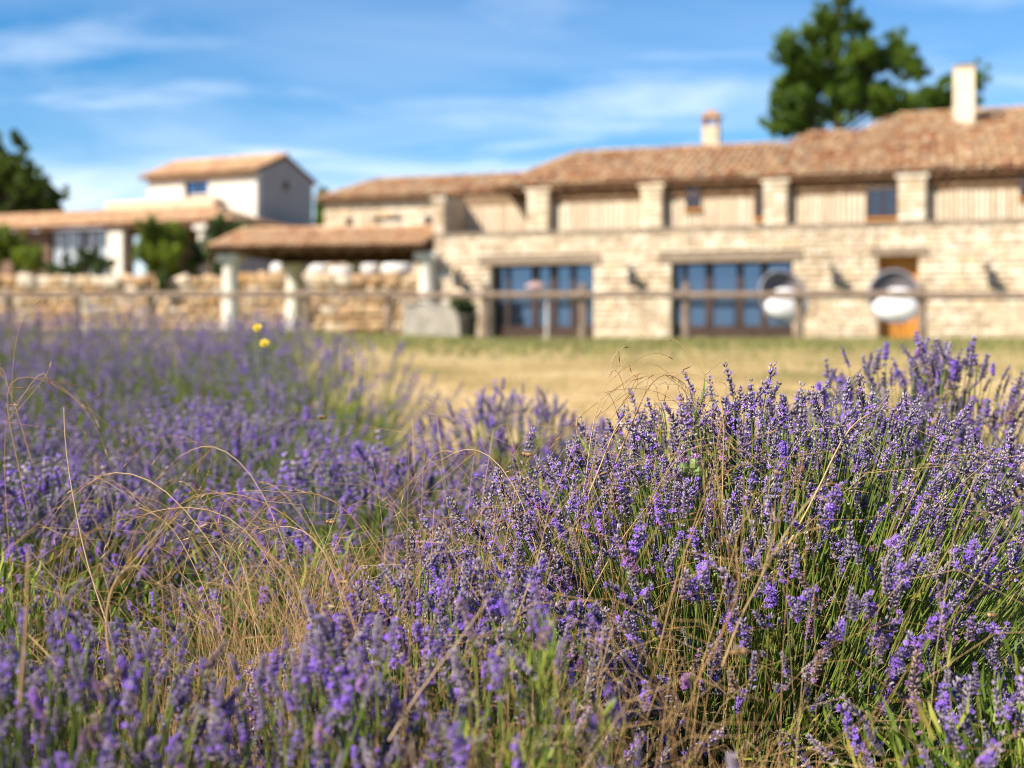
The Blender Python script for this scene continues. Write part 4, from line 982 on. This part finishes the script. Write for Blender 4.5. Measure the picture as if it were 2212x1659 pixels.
def spike(seed, lod=0, bloom=.3, fade=.5):
    """a lavender flower head along +z from 0: whorls of calyces with open corollas; V,F,C"""
    r = np.random.default_rng(seed); VV = []; FF = []; CC = []; off = 0
    nw = int(r.integers(6, 10)) if lod < 2 else 4; L = r.uniform(.036, .058); per = (9, 6, 4)[lod]
    def add(V, F, C):
        nonlocal off
        VV.append(V); FF.append(F + off); CC.append(C); off += len(V)
    zs_ = np.linspace(0, L, nw)
    if lod < 2 and r.uniform() < .5: zs_ = np.concatenate([[-r.uniform(.012, .02)], zs_])
    for wi, z in enumerate(zs_):
        t = (z + .01) / (L + .01); rad = .0042 * (1 - .45 * max(t, 0) ** 2); n = per if z >= 0 else max(3, per - 3); n = max(3, int(n * (1 - .35 * max(t, 0))))
        for j in range(n):
            a = 2 * math.pi * (j + r.uniform(-.25, .25)) / n + wi * .7; el = r.uniform(.55, 1.05) * (1 - .35 * max(t, 0))
            d = np.array([math.cos(a) * math.sin(el), math.sin(a) * math.sin(el), math.cos(el)])
            p = np.array([math.cos(a) * rad * .35, math.sin(a) * rad * .35, z + r.uniform(-.0015, .0015)])
            V, F = (CAL0, CAL1, CAL2)[lod]; s = r.uniform(.8, 1.2)
            R = frame_z(d, r.uniform(0, 6)); W = V @ (R * s).T + p
            m1 = r.uniform(); base = GREY * (1 - m1) + (VIO if r.uniform() < .44 else GRN) * m1
            base = base * r.uniform(.75, 1.2); tip = base * .55 + (VIO if r.uniform() < .7 else DK) * .6
            if lod == 2 and r.uniform() < .36: base = VIV * r.uniform(.5, .95) + GREY * .2; tip = base
            hh = np.clip(V[:, 2:3] / V[:, 2].max(), 0, 1) ** 1.5
            add(W, F, base[None] * (1 - hh) + tip[None] * hh)
            if lod < 2 and r.uniform() < bloom * (1.5 if .2 < t < .95 else .8):
                V, F = COR; q = p + d * .0082 * s; R = frame_z(d + r.normal(size=3) * .25, r.uniform(0, 6)); k = r.uniform(.8, 1.35)
                add(V @ (R * k).T + q, F, np.repeat((VIV * r.uniform(.7, 1.35) + r.uniform(0, .06))[None], len(V), 0))
    if lod < 2:   # core
        V, F = spindle(4, L, .0022, [(.1, 1), (.9, .7)]); add(V, F, np.repeat((VIO * .7)[None], len(V), 0))
    return np.concatenate(VV), np.concatenate(FF), np.concatenate(CC)
SP0 = [spike(100 + k, 0, bloom=(.02, .10, .18, .36, .08, .03, .42, .16, .0, .28, .05, .12)[k]) for k in range(12)]
SPM = []
for V, F, C in SP0:
    me = mesh_np('flower_spike', V, [F], C); me.materials.append(M['lav']); SPM.append(me)
SP1 = [spike(200 + k, 1, .14) for k in range(6)]
SP2 = [spike(300 + k, 2) for k in range(6)]
print('spike tris', [len(s[1]) for s in SP0][:3], len(SP1[0][1]), len(SP2[0][1]))

def stems_mesh(P, rad=.0009, n=3):
    """P (m,k,3) polylines -> thin tubes"""
    m, k, _ = P.shape; T = np.gradient(P, axis=1); T /= np.linalg.norm(T, axis=2, keepdims=True) + 1e-9
    X = np.cross(T, np.array([.3, .9, .1])); X /= np.linalg.norm(X, axis=2, keepdims=True); Y = np.cross(T, X)
    rad = np.broadcast_to(np.asarray(rad, float), (m, k))[..., None]
    V = np.stack([P + rad * (X * math.cos(a) + Y * math.sin(a)) for a in np.arange(n) * 2 * math.pi / n], 2)  # m,k,n,3
    I = np.arange(m * k * n).reshape(m, k, n); a = I[:, :-1]; b = I[:, 1:]
    F = np.stack([a, np.roll(a, -1, 2), np.roll(b, -1, 2), b], -1).reshape(-1, 4)
    return V.reshape(-1, 3), F
def bez(p0, p1, p2, k):
    t = np.linspace(0, 1, k)[None, :, None]; return (1 - t) ** 2 * p0[:, None] + 2 * t * (1 - t) * p1[:, None] + t ** 2 * p2[:, None]
def dome_dirs(r, n, tmax, power, az=None):
    a = r.uniform(0, 2 * np.pi, n) if az is None else r.uniform(az[0], az[1], n); t = tmax * r.uniform(0, 1, n) ** power; return a, t
def lavender(label, cx, cy, h, rx, ry, n, seed, nparts=300, nleaf=6000, tmax=1.15, power=.62, lean=(0, 0), leafh=.55, group='lavender bushes nearest the camera', scale=1.0, lod_rest=1, name='lavender_bush', minz=.3, clus=.0, skip=None, stub=.35, flat=.75, slope=0.0, lsize=.040, lwd=.0019, leafr=.80):
    r = np.random.default_rng(seed); z0 = zg(cx, cy); base = np.array([cx, cy, z0])
    root = empty(name, tuple(base), label, 'lavender', group)
    a, t = dome_dirs(r, n, tmax, power)
    if clus:       # flower stalks gather in loose bunches
        nc = max(6, n // 7); ca, ct = dome_dirs(r, nc, tmax, power); k = r.integers(0, nc, n); pick = r.uniform(size=n) < clus
        a = np.where(pick, ca[k] + r.normal(0, .16, n), a); t = np.where(pick, np.clip(ct[k] + r.normal(0, .07, n), 0, tmax), t)
    s = (1.03 - np.abs(r.normal(0, .13, n))).clip(.5, 1.03) + r.normal(0, .02, n); h = h - .05
    tip = base + np.stack([np.sin(t) * np.cos(a) * rx * s + lean[0] * np.cos(t), np.sin(t) * np.sin(a) * ry * s + lean[1] * np.cos(t), h * (np.cos(t) ** flat) * s], 1)
    tip[:, 2] += slope * (tip[:, 0] - cx)
    if skip is not None:
        k = ~skip(tip, r); tip, a, t = tip[k], a[k], t[k]
    n = len(tip)
    root_p = base + (tip - base) * np.array([stub, stub, 0]) + np.stack([r.normal(0, .02, n), r.normal(0, .02, n), np.full(n, .10 * h)], 1)
    mid_ = root_p * .45 + tip * .55; mid_[:, 2] += (tip - root_p)[:, 2] * .10; mid_[:, :2] += r.normal(0, .018, (n, 2))
    P = bez(root_p, mid_, tip, 5)
    d = P[:, -1] - P[:, -2]; d /= np.linalg.norm(d, axis=1)[:, None]; d += r.normal(0, .30, (n, 3)); d[:, 2] += .08; d /= np.linalg.norm(d, axis=1)[:, None]
    V, F = stems_mesh(P, np.linspace(.0013, .0009, 5)[None]); link('stems', mesh_np('stems', V, [F]), root, M['stem'])['kind'] = 'stuff'
    sc_ = r.normal(.60, .13, n).clip(.3, .95) * scale; roll = r.uniform(0, 6.28, n)
    rest = {}
    # the spikes that show largest (nearest the camera) come first
    order = np.argsort(np.linalg.norm(tip - np.array([0, 0, H]), axis=1)) if n > nparts else np.arange(n)
    for q, i in enumerate(order):
        wid = r.uniform(.9, 1.12)
        mm = M4(frame_z(d[i], roll[i]) * sc_[i] @ np.diag([wid, wid, 1]), tip[i])
        if q < nparts:
            o = bpy.data.objects.new('flower_spike', SPM[int(r.integers(0, 12))]); COL.objects.link(o); o.parent = root; o.matrix_parent_inverse = Matrix.Translation(-Vector(base)); o.matrix_basis = Matrix(mm.tolist())
        else: rest.setdefault(int(r.integers(0, 6)), []).append(mm)
    if rest:
        SPX = SP1 if lod_rest == 1 else SP2; VV, FF, CC, off = [], [], [], 0
        for k, ms in rest.items():
            v, f, c = join_inst(SPX[k][0], SPX[k][1], ms, SPX[k][2], r.uniform(.75, 1.2, (len(ms), 1)) * np.array([[1, 1, 1]])); VV.append(v); FF.append(f + off); CC.append(c); off += len(v)
        o = link('flower_heads', mesh_np('flower_heads', np.concatenate(VV), [np.concatenate(FF)], np.concatenate(CC)), root, M['lav']); o['kind'] = 'stuff'
    V, F = lav_leaves(r, base, rx * leafr, ry * leafr, h * leafh, int(nleaf * .8), lean, lsize, lwd)
    link('foliage', mesh_np('foliage', V, [F]), root, M['leaf'])['kind'] = 'stuff'
    return root
def lav_leaves(r, base, rx, ry, h, n, lean=(0, 0), size=.040, wd=.0019):
    """narrow upright leaves on short shoots filling a low dome"""
    ns = max(30, n // 16); a = r.uniform(0, 2 * np.pi, ns); t = 1.45 * r.uniform(0, 1, ns) ** .55; s = r.uniform(.55, 1.08, ns) + .08 * np.sin(a * 5 + 1)
    tip = np.stack([np.sin(t) * np.cos(a) * rx * s, np.sin(t) * np.sin(a) * ry * s, h * np.cos(t) * s + .03], 1)
    k = r.integers(0, ns, n); f = r.uniform(.45, 1.03, n); P = base + tip[k] * f[:, None] + r.normal(0, .006, (n, 3)); P[:, :2] += np.array(lean) * .3
    ax = tip[k] / np.linalg.norm(tip[k], axis=1)[:, None]; ax[:, 2] += .45; d = ax + r.normal(0, .42, (n, 3)); d /= np.linalg.norm(d, axis=1)[:, None]
    w = np.cross(d, r.normal(size=(n, 3))); w /= np.linalg.norm(w, axis=1)[:, None]; L = size * r.uniform(.5, 1.35, n)[:, None]; bend = np.cross(w, d) * L * .12
    W = wd * r.uniform(.7, 1.3, n)[:, None]
    V = np.stack([P - w * W * .6, P + w * W * .6, P + d * L * .55 + bend + w * W, P + d * L, P + d * L * .55 + bend - w * W], 1).reshape(-1, 3)
    I = np.arange(n)[:, None] * 5
    return V, np.concatenate([I + np.array([[0, 1, 2, 4]])[:, [0, 1, 2, 3]], I + np.array([[4, 2, 3, 3]])]) if False else np.concatenate([I + np.array([[0, 1, 2, 4]]), I + np.array([[4, 2, 3, 4]])])[:0] if False else quads_tris(I)
def quads_tris(I): return np.concatenate([I + np.array([[0, 1, 2]]), I + np.array([[0, 2, 4]]), I + np.array([[4, 2, 3]])])

MIDG = 'lavender bushes in the middle distance'
lavender('sharp focused lavender bush in the middle right, full of flower spikes', .28, 1.62, .665, .47, .42, 1500, 1, 300, 30000, tmax=1.14, power=.66, clus=.5, leafh=.84, flat=.5, slope=.10, leafr=.9)
lavender('taller lavender bush standing behind the sharp one, spikes against the golden grass', .66, 2.15, .735, .38, .30, 600, 2, 300, 7000, tmax=1.05, power=.75, lean=(.03, 0), clus=.4, leafh=.6, scale=1.1)
lavender('lavender bush at the right edge, half out of the picture', 1.08, 2.35, .60, .30, .3, 300, 3, 300, 4000, clus=.3)
lavender('lavender bush in the lower right corner with stalks leaning right', .50, 1.22, .47, .36, .26, 420, 4, 300, 28000, tmax=1.2, power=.6, lean=(.05, 0), clus=.5, leafh=.86, leafr=.95, scale=.95)
lavender('greyish lavender bush left of the sharp one, tangled with dry grass', -.06, 1.30, .545, .27, .25, 700, 5, 300, 6000, clus=.3, power=.66, scale=.9)
lavender('blurred lavender bush filling the lower left corner', -.36, 1.00, .555, .25, .20, 760, 6, 300, 6000, clus=.35, power=.66, scale=.72)
lavender('blurred lavender bush at the bottom left of centre beside the leafy green one', -.14, 1.03, .545, .17, .18, 480, 13, 300, 5000, clus=.35, power=.66, scale=.72)
lavender('sparse blurred lavender bush with bright green leaves at the bottom centre', .01, 1.02, .575, .13, .14, 90, 7, 300, 14000, clus=.2, leafh=.9, lsize=.026, lwd=.0012, scale=.75)
lavender('very blurred lavender bush at the bottom edge right of centre', .16, .86, .48, .14, .14, 170, 8, 300, 3000, clus=.3, scale=.72)
lavender('lavender bush at the left with green leaves showing below its flowers', -.80, 2.18, .545, .44, .38, 640, 9, 300, 26000, leafr=1.02, power=.6, tmax=.80, clus=.3, leafh=.78, lod_rest=2, group=MIDG)
lavender('lavender bush behind the arching dry grass left of centre', -.26, 2.38, .535, .42, .38, 700, 10, 300, 18000, leafr=1.0, power=.6, tmax=.95, clus=.3, lod_rest=2, group=MIDG, leafh=.66)
lavender('lavender bush beyond the dry grass with a few tall spikes on top, centre', -.02, 3.05, .61, .34, .34, 620, 11, 300, 5000, clus=.3, lod_rest=2, group=MIDG)
lavender('last lavender bush of the field, nearest the open golden grass', .22, 3.2, .51, .28, .30, 420, 14, 300, 4000, clus=.3, lod_rest=2, group=MIDG)
lavender('low leafy lavender half hidden under the arching dry grass', -.33, 1.86, .47, .28, .22, 300, 15, 300, 20000, clus=.2, leafh=.92, leafr=1.0, scale=.9, lod_rest=2, group=MIDG)
lavender('leafy green lavender low at the left edge, barely in flower', -.72, 1.78, .43, .26, .22, 90, 16, 300, 20000, clus=.2, leafh=.95, leafr=1.0, scale=.9, lod_rest=2, group=MIDG)
lavender('full purple lavender bush left of centre where the blurred field begins', -.62, 2.88, .57, .42, .36, 640, 17, 300, 5000, clus=.3, lod_rest=2, group=MIDG)
lavender('lavender bush at the far left edge beside the curling grass stalks', -1.18, 2.75, .58, .40, .36, 520, 12, 300, 5000, clus=.3, lod_rest=2, group=MIDG)

# the blurred field beyond: a mass nobody could count
def lavender_field():
    r = np.random.default_rng(77); ms = {}; PP = []; LV = []; LF = []; off = 0; y = 3.3; row = 0
    while y < 9.0:
        x = -.43 * y - .8 + (row % 2) * .3
        while x < float(edge_x(y)) - .15 + .1 * math.sin(y * 3):
            cx, cy = x + r.normal(0, .08), y + r.normal(0, .08)
            if not (cy < 3.6 and cx > -.3):
                h = r.uniform(.40, .52); n = int(r.uniform(160, 215)); z0 = zg(cx, cy); a, t = dome_dirs(r, n, 1.2, .6); s = r.normal(1, .09, n)
                tip = np.stack([cx + np.sin(t) * np.cos(a) * .40 * s, cy + np.sin(t) * np.sin(a) * .40 * s, z0 + h * np.cos(t) ** .75 * s], 1)
                rp_ = np.stack([cx + (tip[:, 0] - cx) * .35, cy + (tip[:, 1] - cy) * .35, np.full(n, z0 + .06)], 1)
                P = bez(rp_, rp_ * .45 + tip * .55, tip, 3); PP.append(P); d = tip - rp_; d /= np.linalg.norm(d, axis=1)[:, None]; d += r.normal(0, .15, (n, 3)); d[:, 2] += .2
                for i in range(n): ms.setdefault(int(r.integers(0, 6)), []).append(M4(frame_z(d[i], r.uniform(0, 6)) * r.uniform(.55, 1.05), tip[i]))
                v, f = lav_leaves(r, np.array([cx, cy, z0]), .34, .34, h * .6, 700, (0, 0), .06, .005); LV.append(v); LF.append(f + off); off += len(v)
            x += .68
        y += .58 + .02 * row; row += 1
    VV, FF, CC, off = [], [], [], 0
    for k, m_ in ms.items():
        v, f, c = join_inst(SP2[k][0], SP2[k][1], m_, SP2[k][2], r.uniform(.75, 1.25, (len(m_), 1)) * np.ones((1, 3))); VV.append(v); FF.append(f + off); CC.append(c); off += len(v)
    root = empty('lavender_field', (-1.8, 6, .3), 'blurred purple lavender field spreading from the left edge to the shelter', 'lavender field'); root['kind'] = 'stuff'
    link('flower_heads', mesh_np('flower_heads', np.concatenate(VV), [np.concatenate(FF)], np.concatenate(CC)), root, M['lav'])['kind'] = 'stuff'
    V, F = stems_mesh(np.concatenate(PP), .0016); link('stems', mesh_np('stems', V, [F]), root, M['stem'])['kind'] = 'stuff'
    link('foliage', mesh_np('foliage', np.concatenate(LV), [np.concatenate(LF)]), root, M['leaf'])['kind'] = 'stuff'
    print('field spikes', sum(len(v) for v in ms.values()))
lavender_field()

# ------------------------------------------------------------------ dry grasses
def stalk(root, pts_px, d0, d1, rad=.0011, panicle=0, seed=0, name='stalk'):
    """one dry grass stalk through picture points, running from distance d0 to d1; a drooping panicle at its end"""
    r = np.random.default_rng(seed); n = len(pts_px)
    C = np.array([px3(px, py, d0 + (d1 - d0) * i / max(1, n - 1)) for i, (px, py) in enumerate(pts_px)])
    k = 12; t = np.linspace(0, n - 1, k); P = np.stack([np.interp(t, np.arange(n), C[:, j]) for j in range(3)], 1)
    for _ in range(2): P[1:-1] = P[1:-1] * .5 + (P[:-2] + P[2:]) * .25
    V, F = stems_mesh(P[None], np.linspace(rad * 1.25, rad * .5, k)[None], 4); o = link(name, mesh_np(name, V, [F]), root, M['straw'])
    if panicle:
        VV, FF, off = [], [], 0
        T = P[-1] - P[-2]; T /= np.linalg.norm(T)
        for j in range(panicle):
            s = P[-1 - int(r.integers(0, 4))]; L = r.uniform(.04, .11); q = s + T * L * .6 + r.normal(0, .026, 3) + np.array([0, 0, .01]); e = q + T * L * .4 + np.array([r.normal(0, .014), r.normal(0, .014), -r.uniform(.01, .05)])
            v, f = stems_mesh(bez(s[None], q[None], e[None], 6), .00032, 3); VV.append(v); FF.append(f + off); off += len(v)
            dd = e - q; dd /= np.linalg.norm(dd); S, FS_ = spindle(4, r.uniform(.010, .018), .0009, [(.3, 1), (.6, .8)]); quad = np.array([[f_[0], f_[1], f_[2], f_[2]] for f_ in FS_])
            W = S @ frame_z(dd).T + e; VV.append(W); FF.append(quad + off); off += len(W)
        Vc = np.concatenate(VV); Fc = np.concatenate(FF); tri = Fc[:, 2] == Fc[:, 3]
        link('panicle', mesh_np('panicle', Vc, [Fc[~tri], Fc[tri][:, :3]]), o, M['straw'])
    return o
def tuft(label, foot, h, spread, n, seed, lean=(0, 0), rad=.0006, name='dry_grass_tuft', blades_n=0):
    r = np.random.default_rng(seed); z = zg(*foot); root = empty(name, (foot[0], foot[1], z), label, 'dry grass', 'dry grass tufts among the lavender')
    a = r.uniform(0, 6.28, n); l = spread * r.uniform(.1, 1, n); hh = h * r.uniform(.45, 1.0, n); b = np.array([foot[0], foot[1], z])
    p0 = b + np.stack([r.normal(0, spread * .35, n), r.normal(0, spread * .3, n), np.zeros(n)], 1)
    p2 = p0 + np.stack([np.cos(a) * l + lean[0] * hh, np.sin(a) * l * .8 + lean[1] * hh, hh], 1); p1 = p0 + np.stack([(p2 - p0)[:, 0] * .2, (p2 - p0)[:, 1] * .2, hh * r.uniform(.9, 1.5, n)], 1)
    V, F = stems_mesh(bez(p0, p1, p2, 7), np.linspace(rad * 1.2, rad * .4, 7)[None], 3); link('blades', mesh_np('blades', V, [F]), root, M['straw'])['kind'] = 'stuff'
    return root
tA = tuft('tangle of arching dry grass left of centre in front of the lavender', (-.22, 1.62), .47, .28, 520, 1, rad=.0005)
tB = tuft('dry grass growing through the sharp lavender bush', (.12, 1.46), .60, .42, 650, 2, rad=.0004)
tC = tuft('thin curling dry grass at the left edge', (-.66, 1.72), .46, .22, 220, 3, rad=.0004)
tD = tuft('dry grass clump at the lower right of centre', (.24, 1.16), .36, .15, 420, 4, rad=.00045)
tE = tuft('blurred dry grass stalks standing in the lower left', (-.20, 1.27), .52, .32, 700, 5, rad=.00045)
tF = tuft('brown dry grass under the left lavender bush', (-.52, 1.78), .30, .26, 220, 6, rad=.0005)
tG = tuft('dry grass among the bottom centre lavender', (.02, 1.05), .48, .22, 650, 7, rad=.00042)
# the single stalks that stand out, root first
S = [
 (tA, [(660, 1330), (620, 1180), (560, 1040), (500, 975), (440, 955), (390, 985)], 1.62, 1.70, .0007, 9),
 (tA, [(800, 1340), (700, 1180), (600, 1090), (500, 1060), (420, 1065), (370, 1105)], 1.55, 1.62, .0007, 9),
 (tA, [(590, 1420), (480, 1200), (380, 1070), (300, 1020), (220, 1015), (160, 1070)], 1.55, 1.65, .0007, 8),
 (tA, [(650, 1380), (600, 1230), (520, 1120), (430, 1090), (330, 1100), (270, 1130)], 1.5, 1.58, .0007, 7),
 (tA, [(900, 1360), (840, 1240), (780, 1120), (700, 1065), (640, 1060), (590, 1080)], 1.5, 1.58, .0007, 9),
 (tA, [(480, 1380), (430, 1240), (370, 1130), (300, 1095)], 1.5, 1.6, .0007, 7),
 (tA, [(760, 1420), (740, 1280), (690, 1160), (620, 1130), (560, 1150)], 1.45, 1.5, .0007, 7),
 (tA, [(560, 1430), (545, 1300), (520, 1200), (470, 1150)], 1.45, 1.5, .0007, 7),
 (tB, [(1240, 1340), (1230, 1200), (1265, 1060), (1272, 960), (1290, 870), (1310, 830)], 1.42, 1.52, .0007, 9),
 (tB, [(1180, 1330), (1160, 1170), (1120, 1060), (1070, 985), (1010, 960), (960, 990)], 1.40, 1.50, .0007, 9),
 (tB, [(1250, 1330), (1330, 1180), (1400, 1090), (1440, 1050)], 1.38, 1.44, .0007, 9),
 (tB, [(1555, 1260), (1560, 1130), (1562, 980), (1565, 890), (1550, 830), (1520, 820)], 1.44, 1.50, .0007, 9),
 (tB, [(1405, 1080), (1425, 930), (1425, 850), (1400, 800), (1370, 810)], 1.5, 1.54, .0006, 7),
 (tB, [(1330, 1000), (1370, 900), (1400, 830), (1440, 800), (1480, 830)], 1.52, 1.55, .0009, 7),
 (tB, [(1660, 1250), (1760, 1080), (1810, 960), (1845, 910), (1885, 890), (1930, 880)], 1.42, 1.55, .0011, 6),
 (tB, [(1250, 1120), (1300, 1000), (1330, 920), (1360, 890)], 1.48, 1.52, .0010, 6),
 (tC, [(30, 1330), (18, 1150), (8, 1000), (12, 920), (25, 880)], 1.7, 1.72, .0007, 7),
 (tC, [(250, 1400), (190, 1230), (160, 1090), (140, 960), (138, 880)], 1.55, 1.62, .0012, 0),
 (tC, [(60, 1100), (30, 960), (8, 860), (25, 810), (80, 815), (130, 835)], 1.75, 1.8, .0007, 7),
 (tC, [(70, 1000), (40, 900), (20, 840), (0, 800)], 1.75, 1.8, .0007, 7),
 (tD, [(1560, 1440), (1600, 1330), (1640, 1260), (1660, 1200)], 1.12, 1.15, .0007, 9),
 (tD, [(1500, 1480), (1570, 1350), (1600, 1270), (1590, 1210)], 1.10, 1.15, .0007, 9),
 (tD, [(1420, 1420), (1460, 1250), (1510, 1100), (1540, 1020)], 1.2, 1.3, .0007, 7),
 (tE, [(40, 1560), (55, 1380), (60, 1230), (60, 1180)], .95, .98, .0013, 0),
 (tE, [(180, 1520), (110, 1420), (60, 1370)], 1.1, 1.15, .0007, 0),
 (tE, [(250, 1480), (225, 1360), (240, 1260), (300, 1200)], 1.15, 1.2, .0013, 5),
 (tG, [(840, 1600), (900, 1500), (980, 1400), (1045, 1310), (1060, 1280)], .98, 1.04, .0007, 0),
 (tG, [(820, 1640), (800, 1480), (760, 1330), (720, 1230)], 1.05, 1.15, .0014, 6),
 (tG, [(1090, 1400), (1130, 1300), (1170, 1180), (1185, 1100)], 1.2, 1.3, .0007, 8),
 (tG, [(720, 1560), (690, 1400), (640, 1250), (570, 1190)], 1.1, 1.2, .0007, 8),
]
for i, (rt_, pts, a, b, rad, pan) in enumerate(S): stalk(rt_, pts, a, b, rad, pan, 500 + i)

# ------------------------------------------------------------------ yellow flowers, thistle, bees
def yellow_flower(px, py, d, label, seed):
    p = px3(px, py, d); g_ = zg(p[0], p[1]); r = random.Random(seed); root = empty('yellow_flower', (p[0], p[1], g_), label, 'flower', 'yellow flowers in the lavender field')
    m = MB(); m.tube([(p[0] + .01, p[1], g_), (p[0] + .012, p[1], (g_ + p[2]) / 2), tuple(p)], [.0016, .0014, .0012], 5); m.build('stem', root, M['stem'])
    m = MB(); m.lathe([(.002, -.008), (.006, -.005), (.0065, .0)], 8, tuple(p)); m.build('calyx', root, M['stem'])
    m = MB()
    for ring, (R_, n, up_) in enumerate(((.0105, 14, .002), (.0075, 11, .004), (.005, 8, .005))):
        for k in range(n):
            a = 2 * math.pi * k / n + ring * .2; b = .18; q = R_ * r.uniform(.85, 1.1)
            c = lambda rad_, an, z: (p[0] + rad_ * math.cos(an), p[1] + rad_ * math.sin(an) * .6 - z * .8, p[2] + z * .6 + rad_ * math.sin(an) * .8)
            m.quad(c(.001, a, .001), c(q * .8, a - b, up_), c(q, a, up_ * 1.1), c(q * .8, a + b, up_))
    m.build('petals', root, M['yellow'])
yellow_flower(556, 709, 2.75, 'upper yellow flower standing above the blurred lavender field', 1)
yellow_flower(571, 742, 2.75, 'lower yellow flower just above the lavender field', 2)

def thistle():
    foot = px3(1500, 1330, 1.47); foot[2] = zg(foot[0], foot[1]); root = empty('thistle', tuple(foot), 'spiny green thistle with pink flower heads inside the sharp lavender bush', 'thistle')
    r = random.Random(3); top = px3(1492, 1030, 1.46)
    m = MB(); m.tube([tuple(foot), tuple((foot + top) / 2 + np.array([.01, 0, 0])), tuple(top)], [.003, .0025, .0018], 6); m.build('stem', root, M['thistle'])
    for k in range(16):
        t_ = .45 + .55 * k / 15; b = foot * (1 - t_) + top * t_; a = k * 2.4; L = r.uniform(.05, .085) * (1.25 - .5 * t_); dx = np.array([math.cos(a), math.sin(a), r.uniform(.1, .7)]); dx /= np.linalg.norm(dx); w = np.cross(dx, [0, 0, 1.]); w /= np.linalg.norm(w)
        m = MB(); n = 6; mids = [b + dx * L * i / n + np.array([0, 0, -.12 * L * (i / n) ** 2]) for i in range(n + 1)]
        for i in range(n):
            q = .011 * (1 - i / n * .6)
            for sgn in (-1, 1): m.quad(mids[i], mids[i] * .4 + mids[i + 1] * .6, mids[i] * .1 + mids[i + 1] * .9 + w * sgn * q + np.array([0, 0, .005 * r.uniform(-1, 1)]))
        m.build('leaf', root, M['thistle'])
    for px, py in ((1477, 1012), (1508, 1018), (1500, 1002)):
        p = px3(px, py, 1.455); m = MB(); m.tube([tuple(top - [0, 0, .02]), tuple(p - [0, 0, .006])], .0012, 5); m.lathe([(.002, -.008), (.0055, -.004), (.006, .001), (.004, .006)], 8, tuple(p)); h_ = m.build('flower_head', root, M['thistle'])
        m = MB()
        for k in range(26):
            a = r.uniform(0, 6.28); e = r.uniform(0, .8); q = np.array([math.sin(e) * math.cos(a), math.sin(e) * math.sin(a), math.cos(e)]) * r.uniform(.010, .014); s_ = np.array([-math.sin(a), math.cos(a), 0]) * .0006
            m.quad(p + np.array([0, 0, .004]), p + q + s_, p + q - s_)
        m.build('florets', h_, M['pinkflower'])
thistle()

def bee(px, py, d, yaw, label):
    c = px3(px, py, d); root = empty('bee', tuple(c), label, 'bee', 'bees on the lavender'); R = np.array(Matrix.Rotation(yaw, 3, 'Z'))
    def blob(name, at, rx, ry, rz, mat, cols=None):
        m = MB(); m.lathe([(max(.0001, math.cos(-math.pi / 2 + math.pi * i / 8)), math.sin(-math.pi / 2 + math.pi * i / 8)) for i in range(9)], 8)
        m.v = [tuple(c + R @ (np.array(at) + np.array((z * rx, x * ry, y * rz)))) for x, y, z in m.v]; return m.build(name, root, mat, True)
    blob('abdomen', (-.0055, 0, -.0005), .0050, .0024, .0024, MBEE); blob('thorax', (0, 0, 0), .0026, .0024, .0024, M['straw']); blob('head', (.0034, 0, -.0004), .0014, .0017, .0016, M['iron'])
    for s in (-1, 1):
        m = MB(); pts = [(0, s * .0012, .0022), (-.003, s * .0036, .0034), (-.0085, s * .0048, .0030), (-.0075, s * .0022, .0026)]; m.quad(*[tuple(c + R @ np.array(q)) for q in pts]); m.build('wing', root, MWING)
        for k in range(3):
            m = MB(); m.tube([tuple(c + R @ np.array((.001 - .002 * k, s * .0015, -.0015))), tuple(c + R @ np.array((.001 - .0028 * k, s * .0035, -.0045)))], .0003, 4); m.build('leg', root, M['iron'])
m_, nt_, b_ = new_mat('bee_stripes'); MBEE = m_
tx = nt_.nodes.new('ShaderNodeTexCoord'); wv = nt_.nodes.new('ShaderNodeTexWave'); wv.inputs['Scale'].default_value = 3.5; wv.bands_direction = 'X'
nt_.links.new(tx.outputs['Generated'], wv.inputs[0]); nt_.links.new(ramp(nt_, wv.outputs[0], [(0.4, (0.03, 0.02, 0.015)), (0.6, (0.42, 0.24, 0.07))]), b_.inputs['Base Color'])
MWING, ntw, bw = new_mat('bee_wing'); bw.inputs['Base Color'].default_value = (.5, .45, .4, 1); bw.inputs['Alpha'].default_value = .35; bw.inputs['Roughness'].default_value = .2
bee(1132, 980, 1.40, 2.6, 'dark honeybee hovering at the top left of the sharp lavender bush')
bee(2137, 1329, 1.30, 3.4, 'honeybee clinging to a leaning flower spike near the right edge')
bee(700, 901, 2.0, .4, 'blurred brown bee flying over the lavender left of centre')
bee(708, 1127, 1.52, 3.0, 'small bee resting among the arching dry grass')
bee(1606, 1407, 1.0, .1, 'blurred reddish bee before the green stems of the lower right bush')
print('objects', len(bpy.data.objects))
